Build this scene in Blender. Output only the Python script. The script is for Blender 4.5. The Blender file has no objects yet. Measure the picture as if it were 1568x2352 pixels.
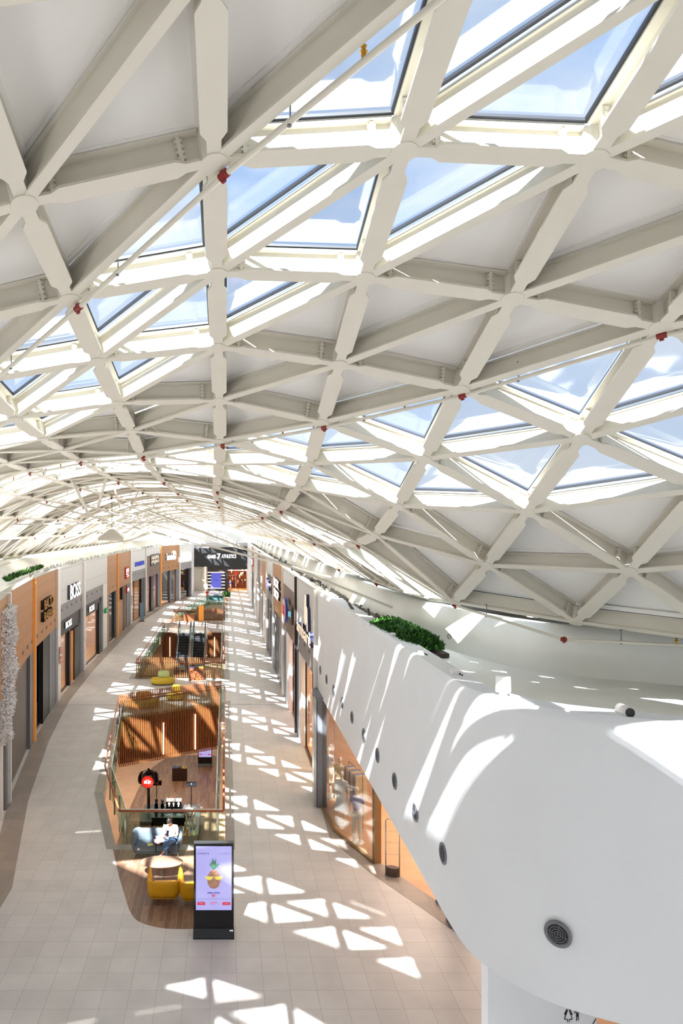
import bpy, bmesh, math, random
from mathutils import Vector, Matrix
from mathutils.geometry import tessellate_polygon
random.seed(7)
PI = math.pi
SC = bpy.context.scene
COL = SC.collection
H = 10.4                      # camera height above the upper floor
# ---------------------------------------------------------------- camera
cd = bpy.data.cameras.new('camera'); cam = bpy.data.objects.new('camera', cd); COL.objects.link(cam)
cam.location = (0, 0, H); cam.rotation_euler = (PI/2, 0, 0)
cd.sensor_fit = 'HORIZONTAL'; cd.sensor_width = 24; cd.lens = 24
cd.shift_x = (784-517)/1568; cd.shift_y = (1212-1176)/1568
cd.clip_end = 600
SC.camera = cam
# ---------------------------------------------------------------- sky, sun, exposure
SC.view_settings.view_transform = 'Standard'; SC.view_settings.look = 'None'
SC.view_settings.gamma = 1; SC.view_settings.exposure = 0.90
SC.view_settings.use_curve_mapping = False
W = bpy.data.worlds.new('sky'); SC.world = W; W.use_nodes = True
nt = W.node_tree; nt.nodes.clear()
def N(t, **k):
    n = nt.nodes.new(t)
    for a, b in k.items(): setattr(n, a, b)
    return n
SKY_STRENGTH = 0.56
tc = N('ShaderNodeTexCoord'); ns = N('ShaderNodeTexNoise'); ns.inputs['Scale'].default_value = 3.2; ns.inputs['Detail'].default_value = 7
ns.inputs['Roughness'].default_value = .55
mp = N('ShaderNodeMapping'); mp.inputs['Scale'].default_value = (1, 1, 2.2)
cr = N('ShaderNodeValToRGB'); cr.color_ramp.elements[0].position = .40; cr.color_ramp.elements[1].position = .66
cr.color_ramp.elements[0].color = (.46, .64, .96, 1); cr.color_ramp.elements[1].color = (.80, .86, .98, 1)
sx = N('ShaderNodeSeparateXYZ'); hm = N('ShaderNodeMapRange'); hm.inputs['From Min'].default_value = 0.0; hm.inputs['From Max'].default_value = .45
hm.inputs['To Min'].default_value = .75; hm.inputs['To Max'].default_value = 0
mxh = N('ShaderNodeMix', data_type='RGBA'); mxh.inputs['B'].default_value = (.78, .86, .98, 1)
gr = N('ShaderNodeMath', operation='GREATER_THAN'); gr.inputs[1].default_value = -.02
mxg = N('ShaderNodeMix', data_type='RGBA'); mxg.inputs['A'].default_value = (.42, .41, .38, 1)
bg = N('ShaderNodeBackground'); bg.inputs['Strength'].default_value = SKY_STRENGTH; ow = N('ShaderNodeOutputWorld')
L = nt.links.new
L(tc.outputs['Generated'], mp.inputs['Vector']); L(mp.outputs[0], ns.inputs['Vector']); L(ns.outputs[0], cr.inputs[0])
L(tc.outputs['Generated'], sx.inputs[0]); L(sx.outputs['Z'], hm.inputs['Value']); L(hm.outputs[0], mxh.inputs['Factor']); L(cr.outputs[0], mxh.inputs['A'])
L(sx.outputs['Z'], gr.inputs[0]); L(gr.outputs[0], mxg.inputs['Factor']); L(mxh.outputs['Result'], mxg.inputs['B'])
L(mxg.outputs['Result'], bg.inputs['Color']); L(bg.outputs[0], ow.inputs[0])
SUN_ENERGY = 16.0
sd = bpy.data.lights.new('sun', 'SUN'); sd.energy = SUN_ENERGY; sd.angle = math.radians(.55); sd.color = (1, .985, .955)
so = bpy.data.objects.new('sun', sd); COL.objects.link(so)
SUN_DIR = Vector((.226, .80, -1)).normalized()
so.rotation_euler = SUN_DIR.to_track_quat('-Z', 'Y').to_euler(); so.location = (-8, -20, 40)

# uplights added along the shopfront tops for fill; left row follows the light brackets
for k in range(10):
    for x, r in ((-10.6 if k < 7 else -9.6+.9*(k-6), .9), (4.1, -.9)):
        d = bpy.data.lights.new('fill_uplight', 'AREA'); d.energy = 105; d.color = (1, .96, .9); d.shape = 'RECTANGLE'; d.size = .4; d.size_y = 5
        o = bpy.data.objects.new('fill_uplight', d); COL.objects.link(o); o.location = (x, 27+k*8.5, 8.35); o.rotation_euler = (PI, r, 0)
for (x, y, z, e) in ((-6.6, -5, 7.3, 50), (-6.6, 3, 7.3, 50), (-6.6, 11, 7.6, 60), (-7.6, 19, 8.3, 60), (8.0, -2, 4.0, 60)):  # more unseen uplights near the camera, added only to lift the fill
    if not e: continue
    d = bpy.data.lights.new('fill_uplight', 'AREA'); d.energy = e; d.color = (1, .97, .93); d.shape = 'RECTANGLE'; d.size = .8; d.size_y = 5
    o = bpy.data.objects.new('fill_uplight', d); COL.objects.link(o); o.location = (x, y, z); o.rotation_euler = (PI, .8 if x < 0 else -.8, 0)
# ---------------------------------------------------------------- materials
def lin(c):
    return tuple(((v/255)/12.92 if v/255 <= .04045 else ((v/255+.055)/1.055)**2.4) for v in c)
MATS = {}
def mat(name, rgb, rough=.6, metal=0, emit=None, estr=0, var=.04, scale=3.0, bump=0.0, spec=.5):
    if name in MATS: return MATS[name]
    m = bpy.data.materials.new(name); m.use_nodes = True; t = m.node_tree
    b = t.nodes['Principled BSDF']; c = lin(rgb)
    b.inputs['Roughness'].default_value = rough; b.inputs['Metallic'].default_value = metal
    b.inputs['Specular IOR Level'].default_value = spec
    t2 = t.nodes.new('ShaderNodeTexCoord'); n = t.nodes.new('ShaderNodeTexNoise'); n.inputs['Scale'].default_value = scale; n.inputs['Detail'].default_value = 4
    t.links.new(t2.outputs['Object'], n.inputs['Vector'])
    r = t.nodes.new('ShaderNodeValToRGB')
    r.color_ramp.elements[0].position = .3; r.color_ramp.elements[1].position = .7
    r.color_ramp.elements[0].color = tuple(v*(1-var) for v in c)+(1,); r.color_ramp.elements[1].color = tuple(min(1, v*(1+var)) for v in c)+(1,)
    t.links.new(n.outputs[0], r.inputs[0]); t.links.new(r.outputs[0], b.inputs['Base Color'])
    if bump:
        bp = t.nodes.new('ShaderNodeBump'); bp.inputs['Strength'].default_value = bump; bp.inputs['Distance'].default_value = .02
        t.links.new(n.outputs[0], bp.inputs['Height']); t.links.new(bp.outputs[0], b.inputs['Normal'])
    if emit:
        b.inputs['Emission Color'].default_value = lin(emit)+(1,); b.inputs['Emission Strength'].default_value = estr*.62
    MATS[name] = m; return m
def brickmat(name, rgb1, rgb2, joint, w, h, mortar=.004, off=0.0, rough=.5, axes='XY', shift=(0, 0), noise=.08, nscale=1.5, stretch=(1, 1, 1), bumpy=0):
    m = bpy.data.materials.new(name); m.use_nodes = True; t = m.node_tree; b = t.nodes['Principled BSDF']
    b.inputs['Roughness'].default_value = rough
    g = t.nodes.new('ShaderNodeTexCoord'); s = t.nodes.new('ShaderNodeSeparateXYZ'); c = t.nodes.new('ShaderNodeCombineXYZ')
    t.links.new(g.outputs['Object'], s.inputs[0]); t.links.new(s.outputs[axes[0]], c.inputs['X']); t.links.new(s.outputs[axes[1]], c.inputs['Y'])
    mp = t.nodes.new('ShaderNodeMapping'); mp.inputs['Location'].default_value = (shift[0], shift[1], 0); t.links.new(c.outputs[0], mp.inputs['Vector'])
    k = t.nodes.new('ShaderNodeTexBrick'); k.offset = off; k.squash = 1; k.inputs['Scale'].default_value = 1
    k.inputs['Brick Width'].default_value = w; k.inputs['Row Height'].default_value = h; k.inputs['Mortar Size'].default_value = mortar
    k.inputs['Mortar Smooth'].default_value = 0; k.inputs['Bias'].default_value = 0
    k.inputs['Color1'].default_value = lin(rgb1)+(1,); k.inputs['Color2'].default_value = lin(rgb2)+(1,); k.inputs['Mortar'].default_value = lin(joint)+(1,)
    t.links.new(mp.outputs[0], k.inputs['Vector'])
    n = t.nodes.new('ShaderNodeTexNoise'); n.inputs['Scale'].default_value = nscale; n.inputs['Detail'].default_value = 6
    m3 = t.nodes.new('ShaderNodeMapping'); m3.inputs['Scale'].default_value = stretch; t.links.new(g.outputs['Object'], m3.inputs['Vector']); t.links.new(m3.outputs[0], n.inputs['Vector'])
    mr = t.nodes.new('ShaderNodeMapRange'); mr.inputs['To Min'].default_value = 1-noise; mr.inputs['To Max'].default_value = 1+noise
    mr.inputs['From Min'].default_value = .3; mr.inputs['From Max'].default_value = .7
    t.links.new(n.outputs[0], mr.inputs['Value'])
    v = t.nodes.new('ShaderNodeVectorMath'); v.operation = 'SCALE'; t.links.new(k.outputs['Color'], v.inputs[0]); t.links.new(mr.outputs[0], v.inputs['Scale'])
    t.links.new(v.outputs[0], b.inputs['Base Color']); MATS[name] = m; return m
def glassmat(name, tint=(235, 243, 240), refl=.08, rough=.02, alpha=0.0, body=(220, 230, 230)):
    m = bpy.data.materials.new(name); m.use_nodes = True; t = m.node_tree; t.nodes.clear()
    o = t.nodes.new('ShaderNodeOutputMaterial'); tr = t.nodes.new('ShaderNodeBsdfTransparent'); gl = t.nodes.new('ShaderNodeBsdfGlossy')
    tr.inputs[0].default_value = lin(tint)+(1,); gl.inputs['Roughness'].default_value = rough
    mx = t.nodes.new('ShaderNodeMixShader'); lw = t.nodes.new('ShaderNodeLayerWeight'); lw.inputs['Blend'].default_value = .35
    mu = t.nodes.new('ShaderNodeMath'); mu.operation = 'MULTIPLY_ADD'; mu.inputs[1].default_value = .16; mu.inputs[2].default_value = refl
    t.links.new(lw.outputs['Fresnel'], mu.inputs[0]); t.links.new(mu.outputs[0], mx.inputs[0])
    t.links.new(tr.outputs[0], mx.inputs[1]); t.links.new(gl.outputs[0], mx.inputs[2])
    if alpha:
        df = t.nodes.new('ShaderNodeBsdfDiffuse'); df.inputs[0].default_value = lin(body)+(1,); m2 = t.nodes.new('ShaderNodeMixShader'); m2.inputs[0].default_value = alpha
        t.links.new(mx.outputs[0], m2.inputs[1]); t.links.new(df.outputs[0], m2.inputs[2]); t.links.new(m2.outputs[0], o.inputs[0])
    else: t.links.new(mx.outputs[0], o.inputs[0])
    MATS[name] = m; return m
def emis(name, rgb, s):
    if name in MATS: return MATS[name]
    m = bpy.data.materials.new(name); m.use_nodes = True; t = m.node_tree; b = t.nodes['Principled BSDF']
    b.inputs['Base Color'].default_value = lin(rgb)+(1,); b.inputs['Emission Color'].default_value = lin(rgb)+(1,); b.inputs['Emission Strength'].default_value = s*.62
    b.inputs['Roughness'].default_value = .3
    MATS[name] = m; return m
M = MATS
mat('steel_white', (230, 225, 212), .42, var=.02)
mat('panel_white', (252, 250, 247), .7, var=.02, scale=1.2)
mat('plaster', (238, 241, 246), .75, var=.015, scale=.8)
mat('white_panel', (232, 233, 234), .55, var=.02)
mat('ledge_plaster', (243, 244, 240), .7, var=.04, scale=.9)
mat('grey_panel', (150, 148, 150), .55, var=.04)
mat('dark_panel', (74, 70, 70), .5, var=.06)
mat('black', (14, 14, 16), .4, var=.1)
mat('black_gloss', (16, 17, 20), .15, var=.1)
mat('graphite', (58, 60, 64), .35, .4)
mat('brown_panel', (128, 108, 98), .6, var=.05)
mat('gasket', (40, 44, 54), .5)
mat('steel', (190, 192, 190), .3, .9)
mat('chrome', (210, 212, 214), .15, 1)
mat('pil_grey', (120, 122, 130), .45, .2)
mat('pil_white', (240, 236, 232), .5)
emis('amber_strip', (226, 146, 66), .25)
emis('lamp_white', (255, 244, 225), 3.0)
emis('warm_tube', (255, 214, 160), 5.0)
emis('sign_white', (255, 255, 255), 1.0)
mat('rail_wood', (166, 92, 60), .35, var=.15, scale=6)
mat('slat_wood', (160, 98, 54), .5, var=.18, scale=5)
mat('red', (190, 28, 32), .45); mat('coupling_red', (138, 34, 32), .45)
mat('brass', (200, 150, 60), .35, .8)
mat('gold', (150, 118, 78), .45, .3)
mat('soil', (70, 60, 52), .9)
mat('leaf', (62, 118, 30), .7, var=.5, scale=9)
mat('leaf_dark', (40, 84, 24), .7, var=.4, scale=9)
mat('blossom', (250, 247, 250), .8, var=.12, scale=14)
mat('skin', (214, 166, 138), .5)
mat('hair', (38, 28, 24), .6)
mat('denim', (84, 112, 150), .85, var=.25, scale=12)
mat('tee', (206, 206, 212), .8)
mat('pink_cloth', (226, 176, 178), .85, var=.15, scale=10)
mat('sofa_fabric', (98, 112, 122), .85, var=.08, scale=20, bump=.2)
mat('yellow_leather', (232, 168, 18), .42, var=.06, scale=6)
mat('pale_green', (206, 222, 150), .8)
mat('table_wood', (158, 124, 102), .45, var=.06, scale=5)
mat('slab', (214, 211, 204), .7)
mat('insulation', (120, 114, 106), .95, var=.6, scale=4, bump=1)
mat('mannequin', (238, 226, 210), .45)
mat('terracotta', (214, 166, 128), .5, var=.1, scale=1.3)
mat('peach_wall', (226, 190, 168), .7)
mat('counter_wood', (140, 78, 44), .5, var=.2, scale=5)
glassmat('roof_glass', (240, 247, 252), .05, .06, .02, (225, 230, 246))
glassmat('rail_glass', (226, 240, 232), .015)
glassmat('shop_glass', (236, 238, 236), .05)
brickmat('floor_tile', (214, 209, 205), (206, 201, 197), (164, 158, 153), .6, .6, .004, 0, .38, 'XY', (-.265, -.342), .07, 1.1)
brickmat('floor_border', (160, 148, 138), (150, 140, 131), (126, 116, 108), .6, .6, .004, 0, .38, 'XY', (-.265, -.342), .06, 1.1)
brickmat('lower_tile', (222, 186, 152), (214, 180, 148), (180, 150, 120), .6, .6, .004, 0, .4, 'XY', (0, 0), .06, 1.1)
brickmat('plank', (158, 124, 100), (122, 92, 72), (176, 150, 126), 1.2, .16, .004, .37, .42, 'YX', (0, 0), .22, 3, (14, 1, 1))
brickmat('fascia_wood', (182, 132, 86), (176, 126, 82), (128, 86, 52), 60, .62, .008, 0, .5, 'XZ', (0, 0), .06, 2)
brickmat('fascia_white', (226, 227, 228), (222, 223, 225), (176, 176, 178), 60, 1.35, .012, 0, .5, 'XZ', (0, .3), .02, 2)

# ---------------------------------------------------------------- mesh builder
class MB:
    def __init__(s): s.v = []; s.f = []; s.mi = []; s.cur = 0
    def add(s, vs, fs):
        o = len(s.v); s.v += [tuple(v) for v in vs]
        for f in fs: s.f.append(tuple(o+i for i in f)); s.mi.append(s.cur)
    def box(s, x0, x1, y0, y1, z0, z1):
        s.add([(x0,y0,z0),(x1,y0,z0),(x1,y1,z0),(x0,y1,z0),(x0,y0,z1),(x1,y0,z1),(x1,y1,z1),(x0,y1,z1)],
              [(0,3,2,1),(4,5,6,7),(0,1,5,4),(1,2,6,5),(2,3,7,6),(3,0,4,7)])
    def bar(s, a, b, w, h, up=(0,0,1), lift=0.0, w2=None):
        a = Vector(a); b = Vector(b); d = (b-a).normalized(); u = Vector(up); sd = d.cross(u)
        if sd.length < 1e-5: sd = d.cross(Vector((1,0,0)))
        sd.normalize(); u = sd.cross(d).normalized(); w2 = w if w2 is None else w2
        vs = []
        for p in (a, b):
            for (i, j) in ((-1,0),(1,0),(1,1),(-1,1)):
                ww = w if j == 0 else w2
                vs.append(p+sd*(i*ww/2)+u*(lift+j*h))
        s.add(vs, [(0,1,2,3),(7,6,5,4),(0,4,5,1),(1,5,6,2),(2,6,7,3),(3,7,4,0)])
    def tube(s, pts, r, n=8, cap=True, rs=None):
        pts = [Vector(p) for p in pts]; rings = []
        ref = Vector((0,0,1))
        for k, p in enumerate(pts):
            d = (pts[min(k+1, len(pts)-1)]-pts[max(k-1, 0)]).normalized()
            rf = ref if abs(d.dot(ref)) < .95 else Vector((1,0,0))
            a = d.cross(rf).normalized(); b = a.cross(d).normalized(); rr = rs[k] if rs else r
            rings.append([p+(a*math.cos(2*PI*q/n)+b*math.sin(2*PI*q/n))*rr for q in range(n)])
        vs = [v for rg in rings for v in rg]; fs = []
        for k in range(len(pts)-1):
            for q in range(n):
                fs.append((k*n+q, k*n+(q+1) % n, (k+1)*n+(q+1) % n, (k+1)*n+q))
        if cap: fs.append(tuple(range(n-1, -1, -1))); fs.append(tuple((len(pts)-1)*n+q for q in range(n)))
        s.add(vs, fs)
    def lathe(s, prof, n=20, c=(0,0,0), sx=1, sy=1):
        vs = []; fs = []
        for (r, z) in prof:
            for q in range(n): vs.append((c[0]+r*sx*math.cos(2*PI*q/n), c[1]+r*sy*math.sin(2*PI*q/n), c[2]+z))
        for k in range(len(prof)-1):
            for q in range(n): fs.append((k*n+q, k*n+(q+1) % n, (k+1)*n+(q+1) % n, (k+1)*n+q))
        fs.append(tuple(range(n-1, -1, -1))); fs.append(tuple((len(prof)-1)*n+q for q in range(n)))
        s.add(vs, fs)
    def prism(s, poly, z0, z1, holes=()):
        loops = [list(poly)]+[list(h) for h in holes]
        tri = tessellate_polygon([[Vector((p[0], p[1], 0)) for p in l] for l in loops])
        flat = [p for l in loops for p in l]; n = len(flat)
        vs = [(p[0], p[1], z1) for p in flat]+[(p[0], p[1], z0) for p in flat]; fs = []
        for t in tri:
            a, b, c = [Vector((flat[i][0], flat[i][1], 0)) for i in t]
            if (b-a).cross(c-a).z < 0: t = (t[0], t[2], t[1])
            fs.append(tuple(t)); fs.append((t[2]+n, t[1]+n, t[0]+n))
        o = 0
        for l in loops:
            k = len(l)
            for i in range(k): fs.append((o+i, o+(i+1) % k, o+(i+1) % k+n, o+i+n))
            o += k
        s.add(vs, fs)
    def strip(s, A, B, th=None):
        # surface between two polylines A and B (same length); th = offset vector list for thickness
        n = len(A); vs = list(A)+list(B); fs = [(i, i+1, n+i+1, n+i) for i in range(n-1)]
        s.add(vs, fs)
    def disc(s, c, nrm, r, th, n=16, ry=None):
        c = Vector(c); nv = Vector(nrm).normalized(); a = nv.cross(Vector((0,0,1)))
        if a.length < 1e-4: a = Vector((1,0,0))
        a.normalize(); b = nv.cross(a).normalized(); ry = ry or r
        vs = [c+a*r*math.cos(2*PI*q/n)+b*ry*math.sin(2*PI*q/n) for q in range(n)]
        vs += [v+nv*th for v in vs]
        s.add(vs, [tuple(range(n-1,-1,-1)), tuple(range(n, 2*n))]+[(q, (q+1) % n, n+(q+1) % n, n+q) for q in range(n)])
    def build(s, name, m, parent=None, smooth=False, bevel=0, solid=0, sub=0, kind=None, label=None):
        me = bpy.data.meshes.new(name); me.from_pydata([tuple(v) for v in s.v], [], s.f); me.validate()
        ms = m if isinstance(m, (list, tuple)) else [m]
        for q in ms: me.materials.append(M[q] if isinstance(q, str) else q)
        if len(ms) > 1 and len(me.polygons) == len(s.mi):
            for p, i in zip(me.polygons, s.mi): p.material_index = i
        if smooth:
            for p in me.polygons: p.use_smooth = True
        bm = bmesh.new(); bm.from_mesh(me); bmesh.ops.recalc_face_normals(bm, faces=bm.faces); bm.to_mesh(me); bm.free()
        o = bpy.data.objects.new(name, me); COL.objects.link(o)
        if parent: o.parent = parent
        if solid:
            md = o.modifiers.new('thickness', 'SOLIDIFY'); md.thickness = solid; md.offset = 0
        if bevel:
            md = o.modifiers.new('bevel', 'BEVEL'); md.width = bevel; md.segments = 3; md.limit_method = 'ANGLE'
        if sub:
            md = o.modifiers.new('sub', 'SUBSURF'); md.levels = sub; md.render_levels = sub
        if kind: o['kind'] = kind
        if label: o['label'] = label
        return o
def tag(o, label=None, cat=None, group=None, kind=None):
    if label: o['label'] = label
    if cat: o['category'] = cat
    if group: o['group'] = group
    if kind: o['kind'] = kind
    return o
def thing(name, label, cat, loc=(0,0,0), rz=0, group=None, kind=None):
    o = bpy.data.objects.new(name, None); COL.objects.link(o); o.location = loc; o.rotation_euler = (0,0,rz)
    o.empty_display_size = .2
    return tag(o, label, cat, group, kind)
def copy_tree(o, parent=None):
    c = o.copy(); COL.objects.link(c); c.parent = parent
    for ch in [x for x in bpy.data.objects if x.parent == o]: copy_tree(ch, c)
    return c
def textmesh(name, body, m, parent, x, z, w, h, y=-.02, depth=.03, bold=.0):
    cu = bpy.data.curves.new('txt', 'FONT'); cu.body = body; cu.size = 1; cu.extrude = .05; cu.offset = bold
    t = bpy.data.objects.new('txt', cu); COL.objects.link(t)
    me = bpy.data.meshes.new_from_object(t); bpy.data.objects.remove(t)
    vs = [v.co.copy() for v in me.vertices]
    x0 = min(v.x for v in vs); x1 = max(v.x for v in vs); y0 = min(v.y for v in vs); y1 = max(v.y for v in vs)
    for v in me.vertices:
        v.co = Vector((x+(v.co.x-x0)/(x1-x0)*w, y-(v.co.z+.05)/.1*depth, z+(v.co.y-y0)/(y1-y0)*h))
    me.materials.clear(); me.materials.append(M[m] if isinstance(m, str) else m); me.name = name
    o = bpy.data.objects.new(name, me); COL.objects.link(o)
    if parent: o.parent = parent
    return o
def catmull(P, n=6):
    out = []
    for i in range(len(P)-1):
        p0 = Vector(P[max(i-1,0)]); p1 = Vector(P[i]); p2 = Vector(P[i+1]); p3 = Vector(P[min(i+2,len(P)-1)])
        for k in range(n):
            t = k/n
            out.append(.5*((2*p1)+(-p0+p2)*t+(2*p0-5*p1+4*p2-p3)*t*t+(-p0+3*p1-3*p2+p3)*t**3))
    out.append(Vector(P[-1])); return out
def area(name, loc, size, energy, color=(1,.85,.65), rot=(0,0,0), sy=None, label=None):
    d = bpy.data.lights.new(name, 'AREA'); d.energy = energy; d.color = color; d.shape = 'RECTANGLE'; d.size = size; d.size_y = sy or size
    o = bpy.data.objects.new(name, d); COL.objects.link(o); o.location = loc; o.rotation_euler = rot; return o
# ================================================================ ROOF (triangulated steel gridshell)
ROOF = thing('ceiling', 'white triangulated steel gridshell roof of glass and solid panels over the mall', 'roof', (0,0,0), 0, None, 'structure')
Zr = lambda j: 5.70+1.62*j
Xr = lambda i, j: 1.585*i-.09-.04*min(6, max(0, j-4))
ROWS = {-1: {-1:3.15,0:3.38,1:3.5,2:3.5,3:3.3}, 0: {-1:2.70,0:3.05,1:3.14,2:3.07,3:2.70},
        1: {-1:2.45,0:2.72,1:2.67,2:2.45,3:2.14}, 2: {-2:1.9,-1:2.18,0:2.36,1:2.13,2:1.80,3:1.157,4:.50},
        3: {-2:1.68,-1:1.92,0:1.957,1:1.62,2:1.057,3:.24,4:-.68}, 4: {-2:1.58,-1:1.716,0:1.538,1:1.136,2:.387,3:-.68,4:-1.70},
        5: {-2:1.55,-1:1.48,0:1.28,1:.80,2:-.157,3:-1.52,4:-2.6}}
def rowh(j, i):
    r = ROWS[j]; lo, hi = min(r), max(r)
    if i in r: return r[i]
    if i < lo:
        d = r[lo]-r[lo+1]; v = r[lo]
        for k in range(lo-i): d -= .12; v += d
        return v
    d = r[hi]-r[hi-1]; v = r[hi]
    for k in range(i-hi): d -= .22; v += d
    return v
def farh(x, y):
    hc = 1.5 if y < 45 else 1.5-(y-45)/65*.8
    return hc-(hc+1.75)/(8.1**2)*(x+3.5)**2
def nh(i, j): return max(nh0(i, j), -1.8)
def nh0(i, j):
    if j < -1: return rowh(-1, i)-.03*(-1-j)**1.6
    if j <= 5: return rowh(j, i)
    x, y = Xr(i, j), Zr(j)
    df = rowh(5, i)-farh(Xr(i, 5), Zr(5))
    return farh(x, y)+max(-1.6, df)*(.5**(j-5))
JMIN, JMAX = -9, 66
IMIN, IMAX = -7, 7
def node(i, j): return Vector((Xr(i, j), Zr(j), H+nh(i, j)))
def nrm(i, j):
    a = node(i+1, j)-node(i-1, j); b = node(i, j+1)-node(i, j-1); return a.cross(b).normalized()
HB = .30    # beam depth
def ok(i, j): return H+nh(i, j) > 6.8 and IMIN <= i <= IMAX and JMIN <= j <= JMAX
def px(p):
    if p.y < .5: return None
    return (517+1568*p.x/p.y, 1212-1568*(p.z-H)/p.y)
def inview(*ps):
    for p in ps:
        q = px(p)
        if q and -350 < q[0] < 1900 and -500 < q[1] < 1500: return True
    return False
def beam(mb, a, b, n, wf, near, neck=.2, nf=.55, narrow=False):
    d = (b-a); Lh = d.length; d = d/Lh
    g = .09
    a2 = a+d*g; b2 = b-d*g
    tw = .018 if near else .03
    if near and not narrow:
        # bottom flange with chamfered ends
        c = neck
        sd = d.cross(n).normalized(); u = sd.cross(d).normalized()
        st = [(0, nf*wf/2), (c-.05, nf*wf/2), (c+.03, wf/2), (Lh-2*g-c-.03, wf/2), (Lh-2*g-c+.05, nf*wf/2), (Lh-2*g, nf*wf/2)]
        vs = []
        for (s, w) in st:
            p = a2+d*s
            vs += [p-sd*w, p+sd*w, p+sd*w+u*.028, p-sd*w+u*.028]
        fs = [(0,1,2,3), (23,22,21,20)]
        for k in range(5):
            o = 4*k; fs += [(o,o+4,o+5,o+1),(o+1,o+5,o+6,o+2),(o+2,o+6,o+7,o+3),(o+3,o+7,o+4,o)]
        mb.add(vs, fs)
        for q in (.17, Lh-2*g-.17):     # bolted end plates
            p = a2+d*q
            mb.bar(p-d*.016, p+d*.016, wf*.62, HB-.06, n, .03)
            if near > 1:
                for sg in (-1, 1):
                    for r in range(4):
                        cc = p+sd*(sg*wf*.2)+u*(.07+r*.055)
                        e = -1 if q < 1 else 1
                        mb.bar(cc-d*.034, cc+d*.034, .026, .026, n, -.013)
    else:
        mb.bar(a2, b2, wf, .028, n, 0)
    mb.bar(a2, b2, tw, HB-.05, n, .026)
    mb.bar(a2, b2, wf*.8, .024, n, HB-.026)
fam = {'rib_beam': [], 'ring_beam': [], 'diagonal_beam': [], 'node_hub': [], 'glass_pane': [], 'solid_panel': []}
for j in range(JMIN, JMAX+1):
    for i in range(IMIN, IMAX+1):
        if not ok(i, j): continue
        P = node(i, j)
        near = 2 if -1 <= j <= 4 else (1 if j <= 12 else 0)
        if j < -1: near = 0
        fam['node_hub'].append((P, i, j, near))
        if ok(i, j+1): fam['rib_beam'].append((P, node(i, j+1), (nrm(i, j)+nrm(i, j+1)).normalized(), near))
        if ok(i+1, j): fam['ring_beam'].append((P, node(i+1, j), (nrm(i, j)+nrm(i+1, j)).normalized(), near))
        if ok(i+1, j-1): fam['diagonal_beam'].append((P, node(i+1, j-1), (nrm(i, j)+nrm(i+1, j-1)).normalized(), near))
def panel(kind, A, B, C, n):
    fam[kind].append((A, B, C, n))
for j in range(JMIN, JMAX):
    for i in range(IMIN, IMAX):
        s = (i+j) % 4
        g1 = s in (0, 1); g2 = s in (3, 0)
        if j <= 1 and i <= -3: g1 = False; g2 = g2 and (i, j) == (-3, -1)  # from here panes leave the regular pattern, chosen to shape the sun patches
        if (j <= 4 and i <= -4) or (4 < j <= 7 and i <= -5) or (7 < j <= 13 and i <= -6) or i <= -7: g1 = g2 = False
        if i == -4 and j in (3, 4): g2 = True
        if j <= 4 and i >= 4: g1 = g2 = False
        if j <= -2 and i >= 1: g1 = False; g2 = (i, j) == (2, -2)
        if ok(i, j) and ok(i+1, j) and ok(i, j+1):
            panel('glass_pane' if g1 else 'solid_panel', node(i, j), node(i+1, j), node(i, j+1), nrm(i, j))
        if ok(i+1, j) and ok(i+1, j+1) and ok(i, j+1):
            panel('glass_pane' if g2 else 'solid_panel', node(i+1, j), node(i+1, j+1), node(i, j+1), nrm(i+1, j+1))
def size_of(ps):
    q = [px(p) for p in ps]
    if any(v is None for v in q): return 0 if not inview(*ps) else 5000
    if not inview(*ps): return 0
    return max(math.dist(q[a], q[b]) for a in range(len(q)) for b in range(len(q)) if a < b)
def split(lst, pts):
    l = sorted(lst, key=lambda e: -size_of(pts(e))); l2 = [e for e in l[:100] if size_of(pts(e)) > 0]
    ids = set(id(e) for e in l2); return l2, [e for e in lst if id(e) not in ids]
def emit_fam(name, pts, fn, m, label_rest):
    near, rest = split(fam[name], pts)
    for e in near:
        mb = MB(); fn(mb, e); mb.build(name, m, ROOF)
    mb = MB()
    for e in rest: fn(mb, e)
    mb.build(name, m, ROOF, kind='stuff', label=label_rest)
emit_fam('rib_beam', lambda e: e[:2], lambda mb, e: beam(mb, e[0], e[1], e[2], .22, e[3]), 'steel_white', None)
emit_fam('ring_beam', lambda e: e[:2], lambda mb, e: beam(mb, e[0], e[1], e[2], .19, e[3]), 'steel_white', None)
emit_fam('diagonal_beam', lambda e: e[:2], lambda mb, e: beam(mb, e[0], e[1], e[2], .105, e[3], narrow=True), 'steel_white', None)
def hub(mb, e):
    P, i, j, near = e; n = nrm(i, j)
    if near: mb.disc(P-n*.012, n, .115, HB, 14)
    else: mb.disc(P-n*.005, n, .10, HB, 6)
emit_fam('node_hub', lambda e: (e[0], e[0]+Vector((.2,0,0))), hub, 'steel_white', None)
def tri_inset(A, B, C, d):
    I = []
    pts = [A, B, C]
    for k in range(3):
        p = pts[k]; a = (pts[(k+1)%3]-p).normalized(); b = (pts[(k+2)%3]-p).normalized()
        ang = a.angle(b); I.append(p+(a+b).normalized()*(d/math.sin(ang/2)))
    return I
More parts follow.
